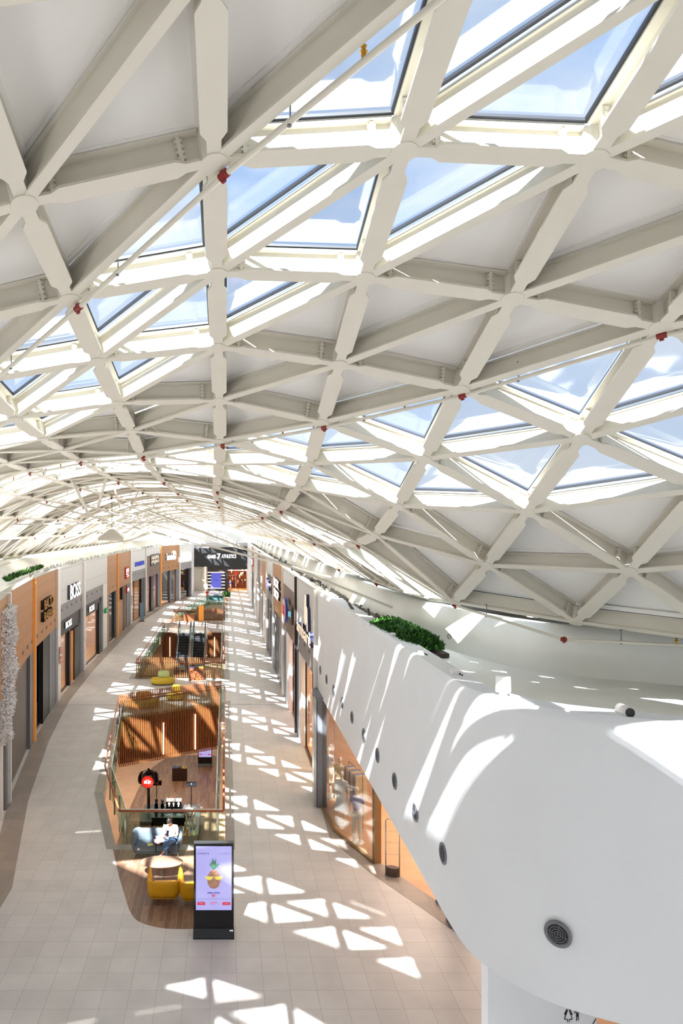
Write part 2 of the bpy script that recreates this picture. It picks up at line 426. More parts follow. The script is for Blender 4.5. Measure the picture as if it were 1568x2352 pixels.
def solid(mb, e):
    A, B, C, n = e
    q = tri_inset(A, B, C, .0)
    n2 = (B-A).cross(C-A).normalized(); n2 = n2 if n2.z > 0 else -n2
    q = [p+n2*(HB+.02) for p in q]; mb.add(q+[p+n2*.06 for p in q], [(0,1,2),(3,5,4),(0,3,4,1),(1,4,5,2),(2,5,3,0)])
    # raised rim just inside the beams
    o = tri_inset(A, B, C, .035); r = tri_inset(A, B, C, .105)
    o = [p+n2*(HB+.004) for p in o]; r = [p+n2*(HB+.004) for p in r]; o2 = [p+n2*.018 for p in o]; r2 = [p+n2*.018 for p in r]
    f = []
    for k in range(3):
        l = (k+1) % 3
        f += [(k, l, 3+l, 3+k), (6+k, 9+k, 9+l, 6+l), (3+k, 3+l, 9+l, 9+k), (k, 6+k, 6+l, l)]
    mb.add(o+r+o2+r2, f)
def pane(mb, e):
    A, B, C, n = e; n2 = (B-A).cross(C-A).normalized(); n2 = n2 if n2.z > 0 else -n2
    q = [p+n2*(HB+.03) for p in tri_inset(A, B, C, .02)]
    mb.cur = 0; mb.add(q, [(0,1,2)])
    # dark gasket round the pane and white glazing frame
    mb.cur = 1
    o = tri_inset(A, B, C, .07); r = tri_inset(A, B, C, .10)
    o = [p+n2*(HB+.0) for p in o]; r = [p+n2*(HB+.0) for p in r]; o2 = [p+n2*.03 for p in o]; r2 = [p+n2*.03 for p in r]; f = []
    for k in range(3):
        l = (k+1) % 3
        f += [(k, l, 3+l, 3+k), (6+k, 9+k, 9+l, 6+l), (3+k, 3+l, 9+l, 9+k), (k, 6+k, 6+l, l)]
    mb.add(o+r+o2+r2, f); mb.cur = 0
emit_fam('solid_panel', lambda e: e[:3], solid, 'panel_white', None)
emit_fam('glass_pane', lambda e: e[:3], pane, ['roof_glass', 'gasket'], None)

# sprinkler pipes under the diagonals, with red couplings, hangers and heads
PIPE_LABELS = {0: 'thin white sprinkler pipe crossing the upper left of the roof', 4: 'thin white sprinkler pipe sweeping across the middle of the roof',
               8: 'thin white sprinkler pipe running down to the right ledge wall', 12: 'thin white sprinkler pipe beyond the one that reaches the ledge wall',
               -4: 'thin white sprinkler pipe in the top left corner of the roof'}
for s in range(-4, 60, 4):
    nodes = []
    for i in range(-6, 6):
        j = s-i
        if ok(i, j) and j >= -3 and nh(i, j) > -1.72: nodes.append((i, j, node(i, j)-nrm(i, j)*.07+Vector((.07, .09, 0))))
    if s == 8: nodes = [n for n in nodes if n[0] < 4]
    if s == 8: nodes += [(5, 3, Vector((5.9, 11.9, 8.45))), (6, 2, Vector((8.6, 11.2, 8.42)))] if not any(n[0] == 5 for n in nodes) else []
    if len(nodes) < 2: continue
    lab = PIPE_LABELS.get(s, 'thin white sprinkler pipe crossing the far barrel of the roof')
    t = thing('sprinkler_pipe', lab, 'pipe', nodes[0][2], 0, 'sprinkler pipes under the roof')
    o = nodes[0][2]
    mb = MB(); mb.tube([n[2]-o for n in nodes], .026 if s < 12 else .022, 8); mb.build('pipe', 'steel_white', t, True)
    if s <= 16:
        for k, (i, j, p) in enumerate(nodes):
            mb = MB(); d = (nodes[min(k+1, len(nodes)-1)][2]-nodes[max(k-1, 0)][2]).normalized()
            mb.tube([p-o-d*.05, p-o-d*.045, p-o+d*.045, p-o+d*.05], .04, 10, True, [.03,.038,.038,.03]); mb.bar(p-o-d*.02+Vector((0,0,-.06)), p-o+d*.02+Vector((0,0,-.06)), .025, .11); mb.build('coupling', 'coupling_red', t, label='red pipe coupling')
            if k < len(nodes)-1:
                q = nodes[k+1][2]
                m1 = p.lerp(q, .32)-o
                hb = MB(); hb.bar(m1, m1+Vector((0,0,.22)), .012, .012, (1,0,0)); hb.disc(m1+Vector((0,0,-.035)), (0,0,1), .018, .015, 8); hb.disc(m1+Vector((0,0,.2)), (0,0,1), .02, .015, 8); hb.build('hanger', 'pil_grey', t)
                if (i+j//2) % 2 == 0:
                    m2 = p.lerp(q, .62)-o
                    hb = MB(); hb.lathe([(.012,-0),(.018,.03),(.018,.05),(.03,.06),(.012,.075),(.024,.1),(.004,.11)], 10, tuple(m2+Vector((0,0,.01)))); hb.build('sprinkler_head', 'brass', t, label='brass sprinkler head')

# tie rods and struts of the far barrel
def rod(a, b, r, lab, grp='white steel tie rods under the roof'):
    mb = MB(); a = Vector(a); b = Vector(b); mb.tube([Vector((0,0,0)), b-a], r, 8); o = mb.build('tie_rod', 'steel_white', None, True); o.location = a
    return tag(o, lab, 'tie rod', grp)
def at(x, y, Y): return Vector(((x-517)/1568*Y, Y, H-(y-1212)/1568*Y))
GF = 'long thin white steel tie rod spanning the far roof barrel'
rod(at(90, 1156, 24), at(760, 1325, 24.5), .035, 'white steel tie rod slanting down from upper left to the right facade top')
rod(at(340, 1172, 26), at(1075, 1465, 17.5), .035, 'longest white steel tie rod, ending near the ledge wall on the right')
rod(at(25, 1205, 26), at(640, 1195, 30), .03, 'level white steel tie rod across the far roof barrel')
rod(at(0, 1300, 30), at(420, 1150, 36), .03, 'white steel tie rod rising from above the flower column')
rod(at(190, 1160, 22), at(560, 1262, 40), .03, 'white steel tie rod ending above the black fascia of the far shop')
for k, (x0, y0, x1, y1, Y) in enumerate([(-10,1255,330,1160,34),(60,1262,420,1165,40),(200,1160,520,1235,44),(260,1150,620,1280,33),(120,1190,520,1175,36),(330,1200,575,1165,40),(0,1160,300,1215,30),(380,1160,640,1245,38)]):
    rod(at(x0, y0, Y), at(x1, y1, Y+4), .028, GF)
for (x0, y0, x1, y1, Y, r) in [(161,1095,205,1185,21,.05),(251,1072,225,1165,21,.05),(262,1117,275,1165,25,.035),(317,1130,298,1172,27,.035),(364,1130,352,1165,30,.03)]:
    rod(at(x0, y0, Y), at(x1, y1, Y+1), r, 'short slanting white strut under the roof near its crown', 'slanting struts under the roof crown')
t = thing('pendant_unit', 'white pyramid pendant unit hanging on a wire above the left walkway', 'pendant', at(257, 1235, 30))
mb = MB(); mb.add([(-.55,-.35,-.12),(.55,-.35,-.12),(.55,.35,-.12),(-.55,.35,-.12),(-.55,-.35,0),(.55,-.35,0),(.55,.35,0),(-.55,.35,0),(-.1,-.08,.38),(.1,-.08,.38),(.1,.08,.38),(-.1,.08,.38)],
   [(0,1,2,3),(0,4,5,1),(1,5,6,2),(2,6,7,3),(3,7,4,0),(4,8,9,5),(5,9,10,6),(6,10,11,7),(7,11,8,4),(8,11,10,9)]); mb.build('housing', 'steel_white', t)
mb = MB(); mb.tube([(0,0,.38),(0,0,2.1)], .015, 6); mb.build('wire', 'graphite', t)
# ================================================================ FLOORS
V1 = [(-3.6,22.4),(0,22.4),(0,40.5),(-5.9,37.1),(-4.8,26.8)]
V2 = [(-6.3,47.2),(0,47.2),(0,67.7),(-6.3,67.7)]
V3 = [(-5.9,76.4),(0,76.4),(0,94.6),(-2.5,94.6)]
fl = MB(); fl.prism([(-14,-9),(13,-9),(13,119),(-14,119)], -.02, 0, (V1, V2, V3)); o = fl.build('floor', 'floor_tile'); tag(o, 'pale beige square floor tiles of the upper level', None, None, 'structure')
fl = MB(); fl.prism([(-14,-9),(13,-9),(13,116),(-14,116)], -.8, -.021, (V1, V2, V3)); tag(fl.build('floor', 'slab'), 'pale slab edge seen inside the floor openings', None, None, 'structure')
def offset(poly, d):
    n = len(poly); out = []
    for i in range(n):
        p0, p1, p2 = [Vector((q[0], q[1], 0)) for q in (poly[i-1], poly[i], poly[(i+1) % n])]
        a = (p1-p0).normalized(); b = (p2-p1).normalized(); na = Vector((a.y,-a.x,0)); nb = Vector((b.y,-b.x,0)); m = (na+nb).normalized()
        m = p1+m*(d/max(.3, m.dot(na))); out.append((m.x, m.y))
    return out
for k, V in enumerate((V1, V2, V3)):
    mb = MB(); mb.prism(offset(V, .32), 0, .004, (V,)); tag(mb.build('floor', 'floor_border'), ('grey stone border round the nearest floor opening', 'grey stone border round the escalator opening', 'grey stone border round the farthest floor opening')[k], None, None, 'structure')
# wood deck patch
arc = [(-3.62,22.05),(-3.15,20.3),(-2.62,18.6)]+[tuple(v)[:2] for v in catmull([(-2.62,18.6,0),(-2.35,18.1,0),(-1.9,17.82,0),(-1.38,17.7,0),(-.7,17.72,0),(-.25,17.95,0),(0,18.5,0)], 5)][1:]+[(.05,22.05)]
mb = MB(); mb.prism(arc, 0, .006); tag(mb.build('floor', 'plank'), 'brown wood plank floor patch under the sofa and armchairs', None, None, 'structure')
# left facade line and right base line
LF = [(-6.9,14.0),(-6.9,19.7),(-8.25,26.0),(-9.33,33.2),(-10.1,40.8),(-10.35,49.6),(-10.35,59.9),(-10.3,65.2),(-10.25,73.5),(-9.5,81.2),(-8.65,90.8),(-6.6,97.6),(-5.1,104.0)]
def xl(y):
    for (x0, y0), (x1, y1) in zip(LF, LF[1:]):
        if y0 <= y <= y1: return x0+(x1-x0)*(y-y0)/(y1-y0)
    return LF[0][0] if y < LF[0][1] else LF[-1][0]
a = [(x+.0, y) for x, y in LF]; b = [(x+.75, y) for x, y in LF]
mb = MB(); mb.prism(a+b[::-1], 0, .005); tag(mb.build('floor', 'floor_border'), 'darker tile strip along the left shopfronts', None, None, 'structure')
SB = [(3.72,27.0),(3.74,23.4),(4.62,21.15),(5.95,18.3),(6.35,16.9),(7.2,13.5)]
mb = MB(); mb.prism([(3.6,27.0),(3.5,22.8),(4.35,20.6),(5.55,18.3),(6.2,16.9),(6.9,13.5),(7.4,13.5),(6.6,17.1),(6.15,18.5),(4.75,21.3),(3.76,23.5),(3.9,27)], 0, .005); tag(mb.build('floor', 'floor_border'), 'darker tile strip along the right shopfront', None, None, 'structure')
mb = MB(); mb.prism([(4.0,30),(3.9,27),(3.76,23.5),(4.75,21.3),(6.15,18.5),(6.6,17.1),(7.4,13.5),(13,13.5),(13,30)], 0, .006); tag(mb.build('floor', 'terracotta'), 'warm tan floor inside the corner clothing shop', None, None, 'structure')
# expansion joints across the walk
for k, (x0, x1, y) in enumerate([(-9.6,-6.1,40.0),(.3,3.3,40.2)]):
    mb = MB(); mb.box(x0, x1, y, y+.05, 0, .006); tag(mb.build('trim_%d' % (k+20), 'grey_panel'), ('thin metal joint across the left walkway', 'thin metal joint across the right walkway')[k], None, None, 'structure')
ZL = -6.8
mb = MB(); mb.prism([(-16,10),(8,10),(8,125),(-16,125)], ZL-.1, ZL); tag(mb.build('floor', 'lower_tile'), 'tan tiled floor of the level below', None, None, 'structure')
lw = [(-5.9,36.0),(-5.9,41.0),(-5.65,46.0),(-5.2,49.0),(-4.6,50.6),(-3.8,51.6),(-.9,51.6),(-.66,51.2),(-.45,36.0)]
mb = MB(); mb.prism(lw, ZL, ZL+.01); tag(mb.build('floor', 'plank'), 'dark wood plank floor of the cafe on the level below', None, None, 'structure')
for nm, x0, x1, y0, y1, lab in (('wall_left', -10.2, -10, 10, 125, 'pale wall of the level below, left side'), ('wall_right', 3, 3.2, 10, 125, 'pale wall of the level below, right side'), ('wall_front', -16, 8, 10, 10.2, 'pale wall of the level below, near side'), ('wall_back', -16, 8, 124, 124.2, 'pale wall of the level below, far side')):
    mb = MB(); mb.box(x0, x1, y0, y1, ZL, -.8); tag(mb.build(nm, 'peach_wall'), lab, None, None, 'structure')
# ================================================================ SHELL
FT = 7.95     # facade top
# curb walls carrying the roof
CW = catmull([(14,9.2,0),(11,10.4,0),(7.9,11.8,0),(6.4,12.6,0),(5.7,13.3,0),(5.1,15,0),(4.75,17,0),(4.5,20,0),(4.45,24,0),(4.7,30,0),(4.8,50,0),(4.8,116,0)], 6)
def nrm2(pts, k):
    d = (pts[min(k+1, len(pts)-1)]-pts[max(k-1, 0)]).normalized(); return Vector((-d.y, d.x, 0))
def ribbon(mb, pts, zs, offs):
    # sweep a section (offset, z) list along pts
    rows = []
    for k, p in enumerate(pts):
        n = nrm2(pts, k); rows.append([p+n*o+Vector((0,0,z)) for o, z in zip(offs, zs)])
    m = len(zs); vs = [v for r in rows for v in r]
    fs = [(a*m+b, a*m+b+1, (a+1)*m+b+1, (a+1)*m+b) for a in range(len(pts)-1) for b in range(m-1)]
    mb.add(vs, fs)
mb = MB(); ribbon(mb, CW, [7.62, 7.7, 8.1, 8.57, 8.57, 8.2, 7.62], [.12, .03, -.06, -.16, -.42, -.42, -.3]); tag(mb.build('wall_right', 'ledge_plaster', None, True), 'curved pale curb wall that carries the roof on the right', None, None, 'structure')
# dark backing sheet behind the curb; its colour stands for shade under the roof edge
mb = MB(); ribbon(mb, CW, [7.4, 9.3], [-1.9, -2.6]); mb.build('trim_30', 'dark_panel', None, False, 0, .1); tag(bpy.data.objects['trim_30'], 'dark backing sheet standing for the shaded gap between roof edge and curb wall', None, None, 'structure')
CL = [Vector((x-.55, y, 0)) for x, y in [(-6.9,-9)]+LF[:]]+[Vector((-4.6,112.6,0)), Vector((5.2,113.2,0))]
CLs = catmull([tuple(v) for v in CL], 4)
mb = MB(); ribbon(mb, CLs, [7.6, 7.95, 8.35, 8.75, 8.78, 7.6], [0.15, .1, .55, 1.05, 1.3, 1.3]); tag(mb.build('wall_left', 'ledge_plaster', None, True), 'curved pale soffit strip between left shopfronts and roof', None, None, 'structure')
# prow: the big white fascia with a rounded corner
PC = [(3.63,26.75,0),(3.63,22,0),(3.63,18,0),(3.63,14,0),(3.63,12,0)]
PK = catmull([(3.63,12.8,0),(3.63,12,0),(3.63,11.2,0),(3.65,10.6,0),(3.72,10.2,0),(3.88,9.82,0),(4.13,9.46,0),(4.46,9.15,0),(4.90,8.9,0),(5.72,8.53,0),(7.0,8.1,0),(9.0,7.6,0),(12.5,7.2,0)], 8)
PR = [Vector(p) for p in PC[:4]]+PK[8:]
mb = MB(); ribbon(mb, PR, [4.0, 4.0, 5.0, 6, 7, 7.80, 7.90, FT, FT], [.25, 0, 0, 0, 0, 0, .02, .07, .42])
ribbon(mb, PR, [FT, 7.6], [.42, .42])
tag(mb.build('wall_prow', 'plaster', None, True), 'big smooth white fascia with rounded corner and flat coping', None, None, 'structure')
# flat shading across the hard corners
bm = bmesh.new(); me = bpy.data.objects['wall_prow'].data; bm.from_mesh(me)
bmesh.ops.split_edges(bm, edges=[e for e in bm.edges if len(e.link_faces) == 2 and e.calc_face_angle() > .6]); bm.to_mesh(me); bm.free()
# ledge behind the coping and soffit below the fascia
def outline(off): return [PR[k]+nrm2(PR, k)*off for k in range(len(PR))]
mb = MB(); led = [(p.x, p.y) for p in outline(.3)]; mb.prism(led+[(14,7.2),(14,26.75)], 7.45, 7.68); tag(mb.build('trim_1', 'ledge_plaster'), 'flat pale ledge behind the coping', None, None, 'structure')
mb = MB(); led = [(p.x, p.y) for p in outline(.05)]; mb.prism(led+[(14,7.2),(14,26.75)], 3.98, 4.1); tag(mb.build('ceiling', 'plaster'), 'flat white soffit under the prow', None, None, 'structure')
# side enclosure near the camera, and an unseen back wall added against sky light
mb = MB(); mb.box(-14, 14, -9.2, -9, 0, 12); tag(mb.build('wall_back', 'plaster'), 'plain white unseen wall added behind the viewpoint against stray sky light', None, None, 'structure')
mb = MB(); mb.box(-7.1, -6.9, -9, 19.5, 0, FT); tag(mb.build('wall_left', 'white_panel'), 'plain white shopfront wall at the near left', None, None, 'structure')
mb = MB(); mb.box(-14, 14, 113.6, 113.8, 7.96, 12); mb.box(-14, 14, 118.5, 118.7, 0, 12); mb.box(-14.2, -14, -9, 118.5, 0, 9); mb.box(13, 13.2, -9, 118.5, 0, 9.2); tag(mb.build('wall_end', 'white_panel'), 'outer walls closing the hall', None, None, 'structure')
# roof slabs over the shops
mb = MB(); mb.prism([(x-.2, y) for x, y in LF]+[(-5.0,113.5),(-14,113.5),(-14,14)], 5.6, 5.7); tag(mb.build('ceiling', 'plaster'), 'ceiling over the left shops', None, None, 'structure')
mb = MB(); mb.box(3.95, 13, 26.75, 113.5, 5.6, 5.7); mb.box(-6.0, 5, 112.7, 118.5, 7.1, 7.2); tag(mb.build('ceiling', 'plaster'), 'ceiling over the right shops', None, None, 'structure')
mb = MB(); mb.prism([(p.x, p.y) for p in CLs[::-1]]+[(-14,-9),(-14,113.2)], 7.5, 7.6) if False else None
# dark clutter on top of the right facades
rng = random.Random(3)
mb = MB()
xs = [3.78+.16*q for q in range(6)]; ys = [18.2+.35*q for q in range(270)]
vs = [(x+rng.uniform(-.06,.06), y+rng.uniform(-.1,.1), 7.55+rng.uniform(0,.28)+(.1 if 1 < k < 5 else 0)) for y in ys for k, x in enumerate(xs)]
n = len(xs); mb.add(vs, [(a*n+b, a*n+b+1, (a+1)*n+b+1, (a+1)*n+b) for a in range(len(ys)-1) for b in range(n-1)])
tag(mb.build('insulation_rubble', 'insulation'), 'grey crumpled insulation lying on top of the right facades', 'insulation', None, 'stuff')
mb = MB()
for k in range(70):
    y = 19+k*1.1+rng.uniform(-.3,.3); x = rng.uniform(3.8,4.2); mb.bar((x,y,7.75),(x+rng.uniform(-.2,.3),y+rng.uniform(.2,.7),7.85+rng.uniform(0,.25)), .06, .06)
tag(mb.build('cable_clutter', 'dark_panel'), 'dark cable ends and brackets lying on the right facades', 'cable', None, 'stuff')
mb = MB()
for k in range(150):
    y = 34+k*.5; x = xl(y)-.3 if y < 104 else None
    if x is None: continue
    mb.bar((x, y, 7.95), (x+rng.uniform(-.1,.1), y+rng.uniform(-.1,.1), 8.05+rng.uniform(0,.12)), .07, .06)
tag(mb.build('light_brackets', 'steel'), 'small metal light brackets in a row on the left facade tops', 'bracket', None, 'stuff')
def tufts(name, lab, cat, n, fn, size, mats, kind='stuff', seed=1):
    r = random.Random(seed); mb = MB()
    for k in range(n):
        p, nn = fn(r); s = size*r.uniform(.6, 1.3); a = Vector((r.gauss(0,1), r.gauss(0,1), r.gauss(0,1))).normalized(); d = (nn+a*.9).normalized(); sd = d.cross(a)
        if sd.length < .01: continue
        sd = sd.normalized()*s*.35; mb.cur = r.randrange(len(mats)); mb.add([p-sd, p+sd, p+d*s+sd*.4, p+d*s*1.15-sd*.2], [(0,1,2,3)])
    return tag(mb.build(name, mats), lab, cat, None, kind)
def bushfn(r):
    t = r.random(); y = 14.3+t*3.6; w = .42; x = 4.28-.16*t+r.uniform(-w, w)*(1 if t > .1 else .6); z = 7.75+.32*math.sqrt(max(0, 1-((x-4.28+.16*t)/w)**2))*min(1, .5+3*min(t,1-t))*r.uniform(.5, 1)
    return Vector((x, y, z)), Vector((0, 0, 1))
P_ = thing('moss_planter', 'bushy bright green moss planting in the white ledge planter', 'plant', (0,0,0))
o = tufts('foliage', None, None, 9000, bushfn, .11, ['leaf', 'leaf_dark'], 'stuff'); o.parent = P_
mb = MB(); mb.prism([(3.92,14.2),(4.66,14.2),(4.5,18.0),(3.8,18.0)], 7.69, 7.78); mb.build('soil', 'soil', P_)
def bushl(r):
    y = r.uniform(30, 40.5); x = xl(y)-1.0+r.uniform(-.3,.3); return Vector((x, y, 7.98+r.uniform(0,.15))), Vector((0,0,1))
tufts('moss_planter', 'low green moss strip on top of the left wood facade', 'plant', 5000, bushl, .12, ['leaf', 'leaf_dark'], 'stuff', 5)
mb = MB(); mb.prism([(x-1.5, y) for x, y in LF[2:]]+[(x-.25, y) for x, y in LF[2:]][::-1], 7.86, 7.94); tag(mb.build('trim_2', 'ledge_plaster'), 'flat pale top of the left facades', None, None, 'structure')
# prow vents
def vent(p, nv, lab):
    t = thing('air_vent', lab, 'vent', p, math.atan2(nv.y, nv.x)+PI/2, 'round vents along the white prow')
    mb = MB(); n = 28
    ring = []
    for k, (r, y) in enumerate([(.175,-.001),(.175,-.02),(.15,-.03),(.128,-.02),(.122,.03)]): ring.append([(r*math.cos(2*PI*q/n), y, r*math.sin(2*PI*q/n)) for q in range(n)])
    vs = [v for g in ring for v in g]; mb.add(vs, [(k*n+q, k*n+(q+1)%n, (k+1)*n+(q+1)%n, (k+1)*n+q) for k in range(4) for q in range(n)]); mb.build('rim', 'pil_grey', t, True)
    mb = MB(); mb.disc((0,.0,0), (0,-1,0), .125, .004, 24); mb.build('throat', 'dark_panel', t)
    mb = MB()
    for r in (.10, .07, .04):
        for q in range(20):
            a0, a1 = 2*PI*q/20, 2*PI*(q+1)/20; mb.bar((r*math.cos(a0), -.012, r*math.sin(a0)), (r*math.cos(a1), -.012, r*math.sin(a1)), .007, .018, (0,-1,0))
    mb.bar((-.125,-.012,.02),(.125,-.012,-.02), .008, .012, (0,-1,0)); mb.bar((-.02,-.012,-.12),(.02,-.012,.12), .008, .012, (0,-1,0)); mb.build('grille', 'pil_grey', t)
VL = ['first', 'second', 'third', 'fourth', 'fifth', 'sixth', 'seventh', 'eighth', 'ninth', 'tenth', 'eleventh', 'twelfth']
vy = [11.36, 13.0, 14.6, 16.25, 17.85, 19.5, 21.15, 22.8, 24.4, 26.0]
vent(Vector((4.45, 9.13, 4.97)), Vector((-.66, -.75, 0)), 'round grey air vent at the rounded prow corner, largest of the row')
for k, y in enumerate(vy): vent(Vector((3.63, y, 4.98)), Vector((-1, 0, 0)), 'round grey air vent in the white prow, %s beyond the corner vent' % VL[k])
# small fittings on the coping
t = thing('light_fitting', 'small white box light standing on the prow coping edge', 'light', (4.05, 9.95, 7.95), -.6)
mb = MB(); mb.box(-.10,.10,-.05,.05,.05,.30); mb.build('housing', 'pil_white', t, bevel=.015); mb = MB(); mb.box(-.05,.05,-.03,.03,0,.06); mb.build('foot', 'pil_white', t)
t = thing('sensor', 'white cylinder sensor with black lens on the prow coping', 'sensor', (5.25, 8.98, 7.95), 0)
mb = MB(); mb.tube([(0,.1,.05),(0,-.12,.05)], .07, 18); mb.build('housing', 'pil_white', t, True); mb = MB(); mb.disc((0,-.121,.05),(0,-1,0), .06, .012, 18); mb.build('lens', 'black', t)
for k, (x, y) in enumerate([(3.8, 15.5), (3.8, 13.3), (3.85, 11.5)]):
    t = thing('light_bracket', ('small white cable bracket on the coping beside the moss', 'small white cable bracket on the coping, middle one', 'small white cable bracket on the coping nearest the box light')[k], 'bracket', (x, y, 7.95), 1.4)
    mb = MB(); mb.box(-.12,.12,-.06,.04,0,.05); mb.build('plate', 'pil_white', t)
    for q in range(4):
        mb = MB(); mb.disc((-.2+.08*q, -.1+.02*q, 0), (0,0,1), .013, .03, 8); mb.build('cable_end', 'black', t)
for k, (x, y, z, n) in enumerate([(5.05, 15.35, 7.95, (-1,-.3,0)), (6.55, 12.63, 8.05, (-.5,-1,0))]):
    t = thing('ring_bolt', ('small black ring on the curved curb wall, left one', 'small black ring with orange dot on the curb wall, right one')[k], 'ring', (x, y, z), math.atan2(n[1], n[0])+PI/2)
    mb = MB()
    for q in range(16):
        a0, a1 = 2*PI*q/16, 2*PI*(q+1)/16; mb.bar((.06*math.cos(a0), -.01, .06*math.sin(a0)), (.06*math.cos(a1), -.01, .06*math.sin(a1)), .01, .01, (0,-1,0))
    mb.build('ring', 'black', t)
    mb = MB(); mb.disc((0,0,0),(0,-1,0), .045, .01, 14); mb.build('cap', 'pil_white', t)
# restroom wall
mb = MB(); mb.box(4.54, 6.42, 11.8, 12.1, 0, 4.0); tag(mb.build('wall_restroom', 'plaster'), 'white wall with restroom pictograms below the prow', None, None, 'structure')
t = thing('restroom_sign', 'black outline woman and man pictogram on the white wall below the prow', 'sign', (0, 11.8, 0))
def ap(x, y): q = at(x, y, 11.79); return (q.x, 0, q.z)
def lines(name, segs, w=.012, closed=()):
    mb = MB()
    for s in segs:
        for p, q in zip(s, s[1:]):
            a, b = Vector(ap(*p)), Vector(ap(*q)); a.y = b.y = -.004; mb.bar(a, b, w, .006, (0,-1,0))
    return mb.build(name, 'black', t)
circ = lambda cx, cy, r: [(cx+r*math.cos(2*PI*k/14), cy+r*math.sin(2*PI*k/14)) for k in range(15)]
lines('woman_pictogram', [circ(1305,2311,3.3), [(1302,2318),(1296,2330),(1297.5,2331),(1303.5,2320)], [(1308,2318),(1314,2330),(1312.5,2331),(1306.5,2320)], [(1303,2321),(1296,2341),(1303,2342),(1303,2348)], [(1307,2321),(1314,2341),(1307,2342),(1307,2348)]])
lines('man_pictogram', [circ(1326,2308,3.3), [(1320,2328),(1320,2315),(1324,2315)], [(1332,2326),(1332,2313),(1328,2314)], [(1324,2316),(1324,2345)], [(1328,2315),(1328,2344)], [(1326,2328),(1326,2336)]])
lines('arrow_pictogram', [[(1243,2269),(1243,2288)], [(1226,2262),(1228,2262)]], .016)
lines('wheelchair_pictogram', [[(1368,2340),(1365,2347),(1361,2352)]], .012)

# ================================================================ ATRIUM RAILS
def railing(lab, base, close=False, grp=None, inward=.3, glass_h=1.0, posts=True):
    t = thing('glass_railing', lab, 'railing', (base[0][0], base[0][1], 0), 0, grp); o = Vector((base[0][0], base[0][1], 0))
    pts = [Vector((p[0], p[1], 0))-o for p in base]
    mb = MB(); mb.tube([p+Vector((0,0,1.06)) for p in pts], .036, 10); mb.build('handrail', 'rail_wood', t, True)
    for a, b in zip(pts, pts[1:]):
        d = (b-a); Ln = d.length; d.normalize(); n = Vector((-d.y, d.x, 0))
        k = max(1, round(Ln/1.5))
        for q in range(k):
            p0 = a+d*(Ln*q/k+.02)+n*.26; p1 = a+d*(Ln*(q+1)/k-.02)+n*.26
            mb = MB(); mb.bar(p0+Vector((0,0,-.25)), p1+Vector((0,0,-.25)), .014, 1.25, (0,0,1)); mb.cur = 1; mb.bar(p0+Vector((0,0,1.0)), p1+Vector((0,0,1.0)), .022, .02); mb.build('glass_panel', ['rail_glass', 'steel'], t)
        if posts:
            for q in range(k+1):
                p = a+d*(Ln*q/k); mb = MB(); mb.bar(p+n*.23+Vector((0,0,-.3)), p+n*.23+Vector((0,0,.98)), .012, .06, d.cross(Vector((0,0,1)))); mb.bar(p+n*.23+Vector((0,0,.9)), p+Vector((0,0,1.04)), .02, .02); mb.build('post', 'steel', t)
    return t
railing('brown-topped glass railing right behind the grey sofa', [(-3.5,22.5),(-.05,22.5)])
railing('brown-topped glass railing on the left side of the nearest opening', [(-5.8,37.0),(-4.72,26.8),(-3.5,22.55)])
railing('brown-topped glass railing on the right side of the nearest opening', [(-.05,22.55),(-.05,40.35)])
railing('dark handrail behind the nearest wooden slat screen', [(-.1,40.45),(-5.75,37.15)])
railing('brown-topped glass railing in front of the escalator opening', [(-6.2,47.3),(-.05,47.3)])
railing('glass railing on the left side of the escalator opening', [(-6.2,67.5),(-6.2,47.35)])
railing('glass railing on the right side of the escalator opening', [(-.05,47.35),(-.05,67.6)])
railing('orange-lit handrail in front of the farthest opening', [(-5.8,76.5),(-.05,76.5)])
railing('glass railing with dark posts on the left of the farthest opening', [(-2.4,94.4),(-5.8,76.6)])
railing('glass railing on the right side of the farthest opening', [(-.05,76.6),(-.05,94.4)])
railing('glass railing at the far end of the farthest opening', [(-.1,94.5),(-2.4,94.5)])
# ================================================================ SLAT SCREENS
def screen(lab, a, b, z0, z1, step, grp='wooden slat screens', lamps=(), back=None):
    a = Vector((a[0], a[1], 0)); b = Vector((b[0], b[1], 0)); t = thing('slat_screen', lab, 'screen', a, math.atan2(b.y-a.y, b.x-a.x), grp)
    Ln = (b-a).length; n = int(Ln/step)
    for k in range(n+1):
        mb = MB(); x = k*Ln/n; mb.box(x-step*.19, x+step*.19, -.03, .05, z0, z1); mb.build('slat', 'slat_wood', t)
    mb = MB()
    for z in ([z0+.3, -.3, .95] if z0 < 0 else [.12, .95]): mb.box(0, Ln, .05, .08, z, z+.05)
    mb.build('crossbar', 'dark_panel', t)
    if back:
        mb = MB(); mb.box(0, Ln, .16, .2, back[0], back[1]); mb.build('backing', 'black', t)
    for (x, l0, l1) in lamps:
        mb = MB(); mb.tube([(x,-.1,l0),(x,-.1,l1)], .03, 10); mb.build('light_tube', 'warm_tube', t, label='glowing warm light tube')
    return t
screen('largest wooden slat screen hanging over the cafe opening', (-5.68,36.75), (-.25,39.95), -2.5, 1.45, .106, lamps=((2.55,-2.2,-.45),(4.55,-2.25,-.25)), back=(-2.4,-.02))
screen('low wooden slat screen in front of the escalator opening', (-6.1,47.1), (-.25,47.1), 0, 1.45, .125)
screen('wooden slat screen left of the escalators', (-6.2,67.4), (-4.75,67.4), -2.6, 1.4, .125, lamps=((.75,-2.3,-.4),), back=(-2.5,-.02))
screen('wooden slat screen right of the escalators', (-1.75,67.4), (-.25,67.4), -2.6, 1.4, .125, lamps=((.7,-2.3,-.4),), back=(-2.5,-.02))
screen('low wooden slat screen on the left of the orange column', (-5.75,76.3), (-3.0,76.3), 0, 1.35, .14)
screen('low wooden slat screen on the right of the orange column', (-2.35,76.3), (-.25,76.3), 0, 1.35, .14)
